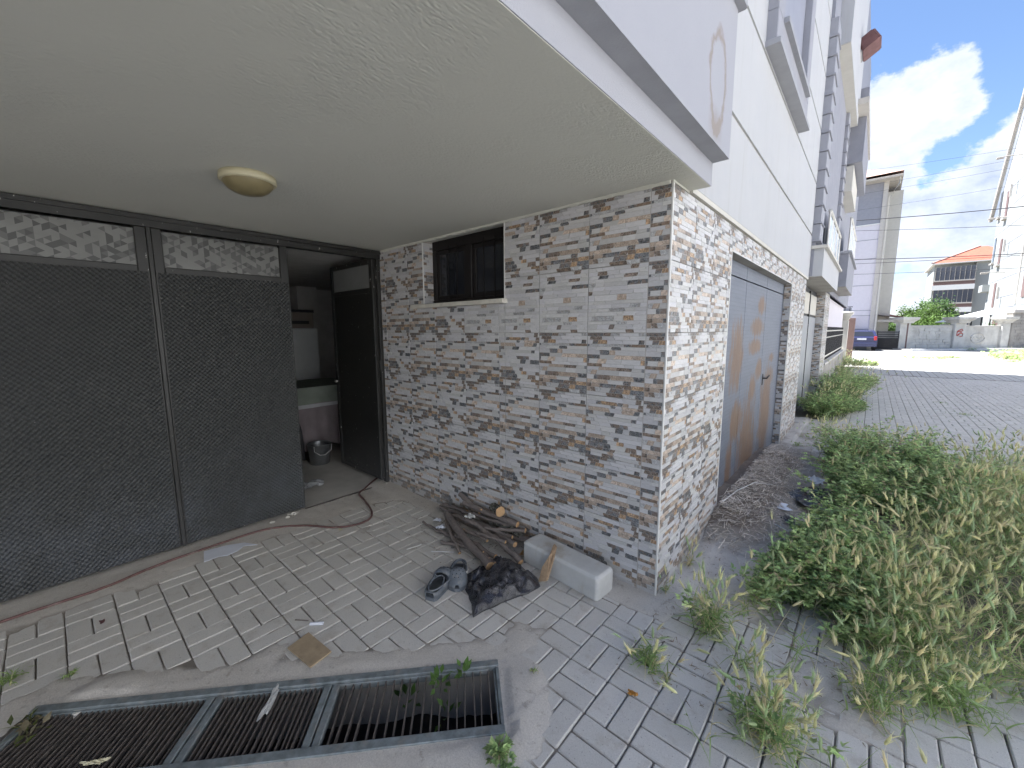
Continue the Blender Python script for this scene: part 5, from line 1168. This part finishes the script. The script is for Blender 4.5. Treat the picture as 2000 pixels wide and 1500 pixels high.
# ================================================================ ALONG THE STREET
def build_street():
    # low wall with iron fence
    W = thing('low_wall', 'low rendered garden wall with black iron fence beyond the last garage pillar', 'wall')
    part_box('wall_body', (-.18, 10.52, 0), (.0, 19.8, .70), 'old_concrete', W, .006); part_box('coping', (-.20, 10.52, .701), (.03, 19.8, .75), 'cream_band', W, .008)
    fr = MB(); fr.box((-.10, 10.6, 1.53), (-.07, 19.75, 1.57), 0); fr.box((-.10, 10.6, 1.36), (-.07, 19.75, 1.39), 0); fr.box((-.10, 10.6, .84), (-.07, 19.75, .88), 0); fr.build('rail', 'rail_metal', W)
    bm = MB().box((-.0125, -.0125, .76), (.0125, .0125, 1.66), 0, .002).mesh('fence_bar', ['fence_iron'])
    k = 0; y = 10.7
    while y < 19.7: link('fence_bar', bm, W, (-.085, y, 0)); y += .16
    part_box('screen_sheet', (-.125, 10.62, .80), (-.118, 19.7, 1.50), 'fence_iron', W)
    P = thing('gate_pillar', 'concrete pillar with flared cap ending the fence wall', 'pillar', (-.10, 20.0, 0))
    part_box('shaft', (-.17, -.17, 0), (.17, .17, 1.95), 'cream_band', P, .015); MB().lathe([(.20, 1.95), (.24, 2.0), (.33, 2.16), (.42, 2.22), (.42, 2.30), (0, 2.33)], 4).build('cap', 'cream_band', P).rotation_euler.z = PI/4
    P = thing('gate_pillar', 'darker brown gate post with its iron gate behind the flared pillar', 'pillar', (.10, 22.5, 0)); part_box('shaft', (-.25, -.1, 0), (.12, .1, 2.1), 'brown_frame', P, .01); part_box('iron_leaf', (-.6, .0, .1), (-.26, .03, 1.9), 'fence_iron', P)
    # awning like thing hanging from the building
    A = MB(); A.box((0, -.25, -.12), (.30, .25, .12), 0, .03); o = A.build('rolled_awning', 'awning_red', None, (.20, 9.0, 7.05), **tags('rolled reddish awning end sticking out of the upper facade', 'awning')); o.rotation_euler.y = -.55
    MB().box((-.2, -.22, -.10), (.0, .22, .10), 0, .02).build('bracket', 'awning', o)
    # lilac building across the street
    L_ = thing('lilac_building', 'lilac apartment block with tiled eaves across the street', 'building', (0, 40, 0))
    part_box('wall', (-12, 0, 0), (.62, 10, 9.45), 'lilac_wall_far', L_); part_box('upper_wall', (-12, -.03, 9.452), (.60, 10, 12.4), 'grey_render', L_)
    part_box('string_course', (-12, -.06, 9.40), (.6, -.031, 9.47), 'white_paint', L_)
    part_box('side_strip', (.605, -.12, 0), (.88, 9.9, 12.4), 'beige_render', L_); part_box('side_wall', (.885, 1.6, 0), (1.75, 9.9, 12.0), 'cream_band', L_)
    for z in (2.6, 3.0, 4.9, 6.9, 8.3): part_box('groove', (-12, -.012, z), (.6, -.001, z+.04), 'grey_render', L_)
    rf = MB(); rf.add([(-12.8, -.9, 12.55), (1.6, -.9, 12.75), (1.6, 11, 12.75), (-12.8, 11, 12.55), (-8, 4, 15.2), (-3, 4, 15.2)], [(0, 1, 5, 4), (1, 2, 5), (2, 3, 4, 5), (3, 0, 4)]); rf.build('roof', 'roof_tile_light', L_)
    part_box('eave', (-12.8, -.9, 12.40), (1.6, 11, 12.548), 'gutter', L_, .02)
    w = part_box('window', (-2.2, -.07, 9.85), (-1.05, -.032, 12.2), 'far_glass', L_); part_box('frame', (-1.049, -.08, 9.8), (-1.0, -.032, 12.2), 'white_paint', w); part_box('sill', (-2.3, -.14, 9.70), (-.9, -.032, 9.79), 'white_paint', w); part_box('frame', (-2.2, -.08, 11.0), (-1.05, -.071, 11.06), 'white_paint', w)
    dp = MB(); dp.tube([(1.45, -.7, 12.4), (1.45, -.7, 12.0), (.98, -.2, 11.2), (.96, -.18, 6.0), (.96, -.18, .3)], .06, 8); dp.build('drainpipe', 'cream_band', L_)
    part_box('box_fitting', (.90, -.20, 6.3), (1.05, -.125, 6.8), 'gutter', L_)
    bl = part_box('balcony', (-4.5, -1.1, 2.2), (-.45, 0, 2.4), 'white_paint', L_)
    for i in range(14): part_box('baluster', (-4.4+i*.29, -1.07, 2.4), (-4.36+i*.29, -1.03, 3.25), 'fence_iron', bl)
    part_box('handrail', (-4.5, -1.09, 3.25), (-.45, -1.01, 3.31), 'fence_iron', bl); part_box('panel', (-4.45, -1.0, 2.42), (-.5, -.98, 3.2), 'shutter_grey', bl)
    part_box('base_band', (-12, -.05, 0), (.6, -.013, 1.6), 'grey_render', L_); part_box('dark_door', (-4, -.06, 0), (-1.4, -.02, 2.0), 'brown_frame', L_)
    # carport and gate
    Cp = thing('carport', 'small carport with dark red tiled roof beside the lilac building', 'carport', (0, 41, 0))
    rf = MB(); rf.add([(.6, 0, 2.72), (2.9, 0, 2.42), (2.9, 4, 2.42), (.6, 4, 2.95), (.6, 2, 3.05)], [(0, 1, 2, 3)]); rf.add([(.55, -.1, 2.66), (2.95, -.1, 2.36), (2.95, 4, 2.50), (.55, 4, 3.15)], [(0, 1, 2, 3)]); rf.build('roof', 'roof_tile', Cp)
    part_box('beam', (.5, -.08, 2.12), (2.9, .06, 2.30), 'beige_render', Cp, .01); part_box('beam', (.5, 3.8, 2.12), (2.9, 3.95, 2.40), 'beige_render', Cp)
    for x in (.62, 2.75): part_box('post', (x, -.02, 0), (x+.12, .1, 2.12), 'brown_frame', Cp)
    part_box('back_wall', (.9, 5.0, 0), (3.2, 5.1, 1.4), 'cream_band', Cp)
    G = thing('yard_gate', 'black horizontal bar yard gate between carport and street wall', 'gate', (0, 40.4, 0))
    for i in range(7): part_box('gate_bar', (1.15, -.02, .35+i*.16), (2.38, .01, .42+i*.16), 'fence_iron', G)
    part_box('sheet', (1.15, .012, .05), (2.38, .03, .85), 'fence_iron', G); part_box('gate_post', (1.12, -.03, 0), (1.18, .03, 1.45), 'fence_iron', G); part_box('gate_post', (2.33, -.03, 0), (2.39, .03, 1.45), 'fence_iron', G)
    # street wall, turned to the street
    RZ = .718; O = (2.29, 40.79, 0)
    S = thing('street_wall_panels', 'grey precast concrete wall with stone courses, an oval emblem and capped pillars', 'wall', O, RZ)
    def pillar(x0, x1):
        p = part_box('pillar', (x0, -.18, .0), (x1, .22, 2.05), 'wall_concrete', S, .02); cx = (x0+x1)/2; hw = (x1-x0)/2
        MB().lathe([((hw+.02)*1.30, 2.0), ((hw+.06)*1.35, 2.12), ((hw+.20)*1.42, 2.28), ((hw+.22)*1.42, 2.45), (0, 2.47)], 4, (0, 0, 0), 0, False).build('cap', 'wall_concrete', p).matrix_local = Matrix.Translation((cx, .02, 0)) @ Matrix.Rotation(PI/4, 4, 'Z')
        return p
    pillar(0, .8); p2 = pillar(4.15, 5.0); pillar(7.75, 8.35)
    gr = MB()
    def stroke(pts): gr.tube([(4.57+x, -.183, 1.25+z) for x, z in pts], .035, 5)
    stroke([(-.22, .14), (-.05, .22), (.12, .30), (.20, .20), (.05, .12), (-.20, .10)]); stroke([(-.22, .10), (-.24, -.18), (-.05, -.05), (.10, .05)]); stroke([(.05, -.02), (.22, -.05), (.18, -.25), (-.02, -.24)]); stroke([(-.20, -.20), (-.05, -.12)])
    gr.build('graffiti', 'red_spray', p2)
    # panel 1: stone courses
    part_box('panel_back', (.8, .0, 0), (4.15, .14, 1.72), 'wall_concrete', S); part_box('panel_coping', (.8, -.05, 1.721), (4.15, .19, 1.84), 'cream_band', S, .015)
    z = .12; r = random.Random(5)
    while z < 1.5:
        h = r.choice((.18, .22, .26)); x = .84
        while x < 4.08:
            l = r.uniform(.45, 1.1); x1 = min(x+l, 4.12); part_box('stone', (x+.012, -.035-r.uniform(0, .03), z+.012), (x1-.012, -.001, min(z+h, 1.6)-.012), 'wall_concrete', S, .012); x = x1
        z += h
    # panel 2: emblem
    part_box('panel_back', (5.0, .0, 0), (7.75, .14, 1.70), 'wall_concrete', S); part_box('panel_coping', (5.0, -.05, 1.701), (7.75, .19, 1.80), 'cream_band', S, .015); part_box('plinth', (5.0, -.06, .0), (7.75, -.001, .26), 'wall_concrete', S, .02)
    em = MB(); em.tube([(6.15+.52*math.cos(2*PI*i/28), -.005, .86+.36*math.sin(2*PI*i/28)) for i in range(29)], .045, 6, caps=False); em.tube([(5.85, -.005, .93), (6.0, -.01, .84), (6.15, -.01, .92), (6.3, -.01, .84), (6.45, -.005, .95)], .035, 6); em.tube([(5.95, -.005, .72), (6.15, -.01, .66), (6.35, -.005, .74)], .03, 6); em.build('emblem', 'wall_concrete', S)
    # right: brick-like taller wall
    BW = thing('block_wall', 'taller grey block wall with coping at the right end of the street wall', 'wall', O, RZ)
    part_box('wall_core', (8.36, -.2, 0), (15, .2, 2.75), 'old_concrete', BW); part_box('coping', (8.30, -.32, 2.751), (15, .32, 3.0), 'beige_render', BW, .03)
    for k in range(11):
        x = 8.38-(.3 if k % 2 else 0)
        while x < 12.4:
            x1 = x+.62; part_box('block', (max(x, 8.37)+.012, -.235, .1+k*.23), (x1-.012, -.201, .1+k*.23+.205), 'old_concrete', BW, .008); x = x1
    part_box('pavement_kerb', (-.4, -1.7, -.02), (15, -1.55, .13), 'white_paint', S, .01); part_box('sidewalk', (-.4, -1.549, -.02), (15, 0, .11), 'concrete', S)
    # sloping awning behind
    A = thing('metal_awning', 'white sloping sheet awning on thin posts behind the street wall', 'awning', (6.1, 46.5, 0), RZ)
    a = MB(); a.add([(0, 0, 2.15), (4.6, 0, 3.25), (4.6, 2, 3.25), (0, 2, 2.15), (0, 0, 2.09), (4.6, 0, 3.19), (4.6, 2, 3.19), (0, 2, 2.09)], [(0, 1, 2, 3), (7, 6, 5, 4), (0, 4, 5, 1), (3, 2, 6, 7), (0, 3, 7, 4), (1, 5, 6, 2)]); a.build('sheet', 'white_paint', A)
    for x in (.15, .9, 1.7, 2.4): part_box('post', (x, .02, 0), (x+.06, .08, 2.1+x*.23), 'fence_iron', A)
    # white gabled building on the right
    Wb = thing('white_building', 'tall white apartment building with gable and narrow windows at the right edge', 'building')
    X = 9.4; m1 = MB(); m1.add([(X, 47.2, -.02), (X, 62.5, -.02), (X, 62.5, 13.9), (X, 55.5, 22.5), (X, 47.2, 22.5), (X+14, 47.2, -.02), (X+14, 62.5, -.02), (X+14, 62.5, 13.9), (X+14, 55.5, 22.5), (X+14, 47.2, 22.5)], [(4, 3, 2, 1, 0), (5, 6, 7, 8, 9), (1, 2, 7, 6), (2, 3, 8, 7), (3, 4, 9, 8), (0, 5, 9, 4)]); m1.build('wall', 'white_wall_far', Wb)
    rk = MB(); rk.tube([(X-.25, 64.0, 12.6), (X-.25, 62.5, 14.4), (X-.25, 55.3, 23.2)], .16, 4); rk.build('roof_edge', 'beige_render', Wb)
    for i, z in enumerate((3.4, 4.4, 6.1, 7.9, 9.2, 10.8, 12.6, 14.4)): part_box('groove', (X-.012, 47.2, z), (X-.001, 62.4, z+.06), 'grey_render', Wb)
    for z in (3.6, 7.7, 12.0):
        w = part_box('window', (X-.05, 58.3, z), (X-.002, 59.1, z+2.3), 'brown_frame', Wb); part_box('sill', (X-.25, 58.1, z-.25), (X-.002, 59.3, z-.12), 'beige_render', w)
    for z in (8.2, 12.6): 
        w = part_box('window', (X-.05, 61.2, z), (X-.002, 61.9, z+2.3), 'far_glass', Wb); part_box('sill', (X-.2, 61.0, z-.25), (X-.002, 62.1, z-.12), 'beige_render', w)
    part_box('window', (X-.06, 47.5, 4.0), (X-.002, 48.6, 6.6), 'brown_frame', Wb); part_box('dark_opening', (X-.06, 55.0, .5), (X-.002, 57.5, 2.6), 'brown_frame', Wb)
    part_box('quoin_strip', (X-.08, 50.0, 3.6), (X-.002, 50.4, 12), 'beige_render', Wb); part_box('balcony', (X-.5, 61.5, 5.3), (X, 63.4, 6.0), 'white_wall_far', Wb)
    for z in (16.6, 11.4, 6.6):
        lp = thing('wall_lamp', {16.6: 'highest', 11.4: 'middle', 6.6: 'lowest'}[z]+' of three lamps on arms on the white building', 'lamp', (X, 55.5, z), 0, 'arm lamps on the white building'); MB().tube([(0, 0, 0), (-.9, 0, .1), (-1.2, 0, .05)], .04, 6).build('arm', 'gutter', lp); part_box('lamp_head', (-1.5, -.12, -.05), (-1.05, .12, .1), 'gutter', lp, .02)
    for (y, z) in ((57.5, 13.6), (56.9, 8.6), (56.7, 4.3)): part_box('vent_pipe', (X-.15, y, z), (X-.03, y+.12, z+1.1), 'beige_render', Wb)
    # orange roofed building far away
    Ob = thing('balcony_building', 'distant white building with glazed balconies and orange hipped roof', 'building', (7.45, 92, 0), .0)
    part_box('wall', (0, .6, 0), (4.4, 12, 11.6), 'white_wall_far', Ob); part_box('side_wall', (4.401, .0, 0), (9, 12, 11.6), 'white_wall_far', Ob)
    rf = MB(); rf.add([(-.4, -.6, 11.75), (9.6, -.6, 11.75), (9.6, 13, 11.75), (-.4, 13, 11.75), (5.2, 6, 14.6), (6, 6, 14.6)], [(0, 1, 5, 4), (1, 2, 5), (2, 3, 4, 5), (3, 0, 4)]); rf.build('roof', 'roof_tile', Ob); part_box('eave', (-.4, -.6, 11.6), (9.6, 13, 11.74), 'white_paint', Ob)
    rd = MB(); rd.tube([(-.4, -.6, 11.8), (5.2, 6, 14.65)], .15, 5); rd.build('ridge', 'roof_tile_light', Ob)
    for z in (8.3, 4.85, 1.4):
        bb = part_box('balcony', (-.2, -.9, z-.75), (4.4, .6, z), 'white_paint', Ob)
        part_box('dark_band', (.0, -.8, z+.001), (4.38, .55, z+.55), 'brown_frame', bb); part_box('rail', (-.1, -.86, z+.551), (4.39, .5, z+.72), 'beige_render', bb)
        for i in range(8): part_box('pane', (.13+i*.53, -.78, z+.74), (.62+i*.53, -.72, z+2.75), 'far_glass', bb)
        part_box('mullions', (.1, -.71, z+.73), (4.38, -.60, z+2.76), 'gutter', bb)
        for i in range(9): part_box('mullion', (.1+i*.53-.025, -.80, z+.73), (.1+i*.53+.025, -.712, z+2.76), 'gutter', bb)
    # car
    car = thing('parked_car', 'dark blue hatchback seen from behind, parked by the fence end', 'car', (.33, 37.2, 0), .10)
    prof = [(0, .30), (0, .62), (-.03, .95), (.10, 1.05), (.42, 1.42), (.8, 1.50), (2.1, 1.48), (2.9, 1.05), (3.9, .92), (4.1, .6), (4.1, .30)]
    secs = [(-.82, .96), (-.84, 1), (.84, 1), (.82, .96)]; vs = []; hw = .84
    for sx in (-1, 1):
        for (y, z) in prof: vs.append((sx*(hw-(.16*max(0, z-.98)/.5)), y, z))
    n = len(prof); b = MB(); b.add(vs, [tuple(range(n)), tuple(range(2*n-1, n-1, -1))]+[(i, n+i, n+(i+1) % n, (i+1) % n) for i in range(n)]); b.build('body', 'car_paint', car)
    rw = MB(); rw.add([(-.66, .095, 1.07), (.66, .095, 1.07), (.56, .395, 1.40), (-.56, .395, 1.40)], [(0, 1, 2, 3)]); rw.add([(-.66, .11, 1.07), (.66, .11, 1.07), (.56, .41, 1.40), (-.56, .41, 1.40)], [(3, 2, 1, 0)]); rw.build('rear_window', 'dark_glass', car)
    part_box('number_plate', (-.30, -.045, .80), (.22, -.032, .92), 'plate_white', car); part_box('bumper', (-.80, -.09, .34), (.80, .0, .60), 'car_paint', car, .03)
    for x in (-.80, .64): part_box('tail_light', (x, -.06, .78), (x+.16, .05, 1.06), 'tail_red', car, .01)
    wm = MB().tube([(-.10, 0, 0), (.10, 0, 0)], .31, 20).mesh('wheel', ['tyre'])
    for x in (-.72, .72):
        for y in (.65, 3.3): link('wheel', wm, car, (x, y, .31))
    # cables
    for i, (x0, z0, x1, z1, r, lab) in enumerate(((-.75, 7.95, 5.9, 7.63, .022, 'thick black cable crossing the sky'), (-.53, 5.71, 6.13, 5.37, .02, 'lower thick black cable crossing the sky'), (-1.16, 10.7, 2.67, 10.55, .006, 'thinnest topmost cable above the lilac building'), (-1.09, 9.82, 5.67, 9.95, .006, 'thin cable, second from the top'), (-1.05, 9.38, 5.71, 9.57, .006, 'thin cable, third from the top'), (-.98, 8.49, 5.79, 8.72, .006, 'thin cable just above the thick upper one'), (-.78, 7.37, .93, 7.22, .012, 'cable just below the thick upper one'), (-.62, 5.40, .65, 5.36, .012, 'cable just below the lower thick one'), (-.57, 4.79, .7, 4.75, .012, 'lowest cable in front of the lilac wall'))):
        dx = x1-x0; e0 = -3.0; e1 = 13.0; f0 = (e0-x0)/dx; f1 = (e1-x0)/dx; za = z0+(z1-z0)*f0; zb = z0+(z1-z0)*f1
        if i > 5: e1 = 9.4
        MB().tube([(e0+(e1-e0)*t/12, 30, za+(zb-za)*t/12-.25*math.sin(PI*t/12)*(1 if i < 6 else .3)+.12) for t in range(13)], r, 5).build('power_cable', 'cable_black', **tags(lab, 'cable', 'cables over the street'))
    # trees
    def tree(x, y, h, w, n, ls, lab, tone):
        t = thing('broadleaf_tree', lab, 'tree', (x, y, 0))
        tr = MB(); tr.tube([(0, 0, 0), (.08, .05, h*.35), (-.05, .1, h*.7)], [.14, .10, .05], 7)
        for k in range(5): a = k*1.3; tr.tube([(0, .05, h*(.3+.06*k)), (math.cos(a)*w*.35, math.sin(a)*w*.35, h*(.55+.07*k))], [.05, .02], 5)
        tr.build('trunk', 'bark_far', t)
        cl = rng.normal(0, 1, (26, 3)); cl /= np.linalg.norm(cl, axis=1, keepdims=True); cl *= (rng.random((26, 1))**.5); cl = cl*np.array([w, w, h*.38])+np.array([0, 0, h*.62]); rs = rng.uniform(.18, .38, 26)*w
        ii = rng.integers(0, 26, n); P = cl[ii]+rng.normal(0, .55, (n, 3))*rs[ii][:, None]; P[:, 2] = np.maximum(P[:, 2], h*.12); D = rng.normal(0, 1, (n, 3)); cc = np.array(tone)*rng.uniform(.6, 1.4, (n, 1))*(1+.25*rng.normal(0, 1, (26, 1))[ii].clip(-1, 1))
        emit('crown', leaves(P, D, rng.uniform(.7, 1.3, n)*ls, cc), 'leaf', parent=t)
    tree(4.3, 56, 3.7, 2.3, 4200, .22, 'bushy light green tree behind the street wall', (.10, .165, .04)); tree(2.0, 53, 2.3, 1.6, 2200, .2, 'low green tree seen through the carport', (.09, .15, .04)); tree(7.6, 80, 5.6, 2.6, 3600, .28, 'distant green tree left of the balcony building', (.08, .14, .045)); tree(10.2, 56, 2.6, 1.3, 1600, .2, 'small green shrub under the sheet awning', (.11, .19, .05))
    tree(4.9, 66, 4.3, 1.6, 2600, .24, 'green tree against the sky behind the street wall', (.09, .15, .04))
    dm = MB(); dm.lathe([(.42, 0), (.38, .22), (.25, .38), (0, .44)], 16, (5.1, 44.6, 1.55)); dm.build('yellow_dome', 'lamp_rim', **tags('small yellowish dome peeping over the street wall', 'dome'))
build_street()
def build_bounce_building():  # added building out of view on the right; its sunlit wall brightens the porch
    Nb = thing('bounce_building', 'unseen white building with orange roof, added to bounce sunlight into the porch', 'building')
    part_box('wall', (11.0, -16, -.01), (20, 24, 11), 'bounce_wall', Nb); part_box('roof', (10.5, -16.5, 11.001), (20.5, 24.5, 11.3), 'roof_tile', Nb)
    for z in (1.2, 4.2, 7.2):
        for k in range(7):
            w = part_box('window', (10.95, -13+k*5.3, z), (10.999, -11.4+k*5.3, z+1.4), 'far_glass', Nb); part_box('sill', (10.85, -13.1+k*5.3, z-.1), (10.998, -11.3+k*5.3, z-.01), 'beige_render', w)
build_bounce_building()
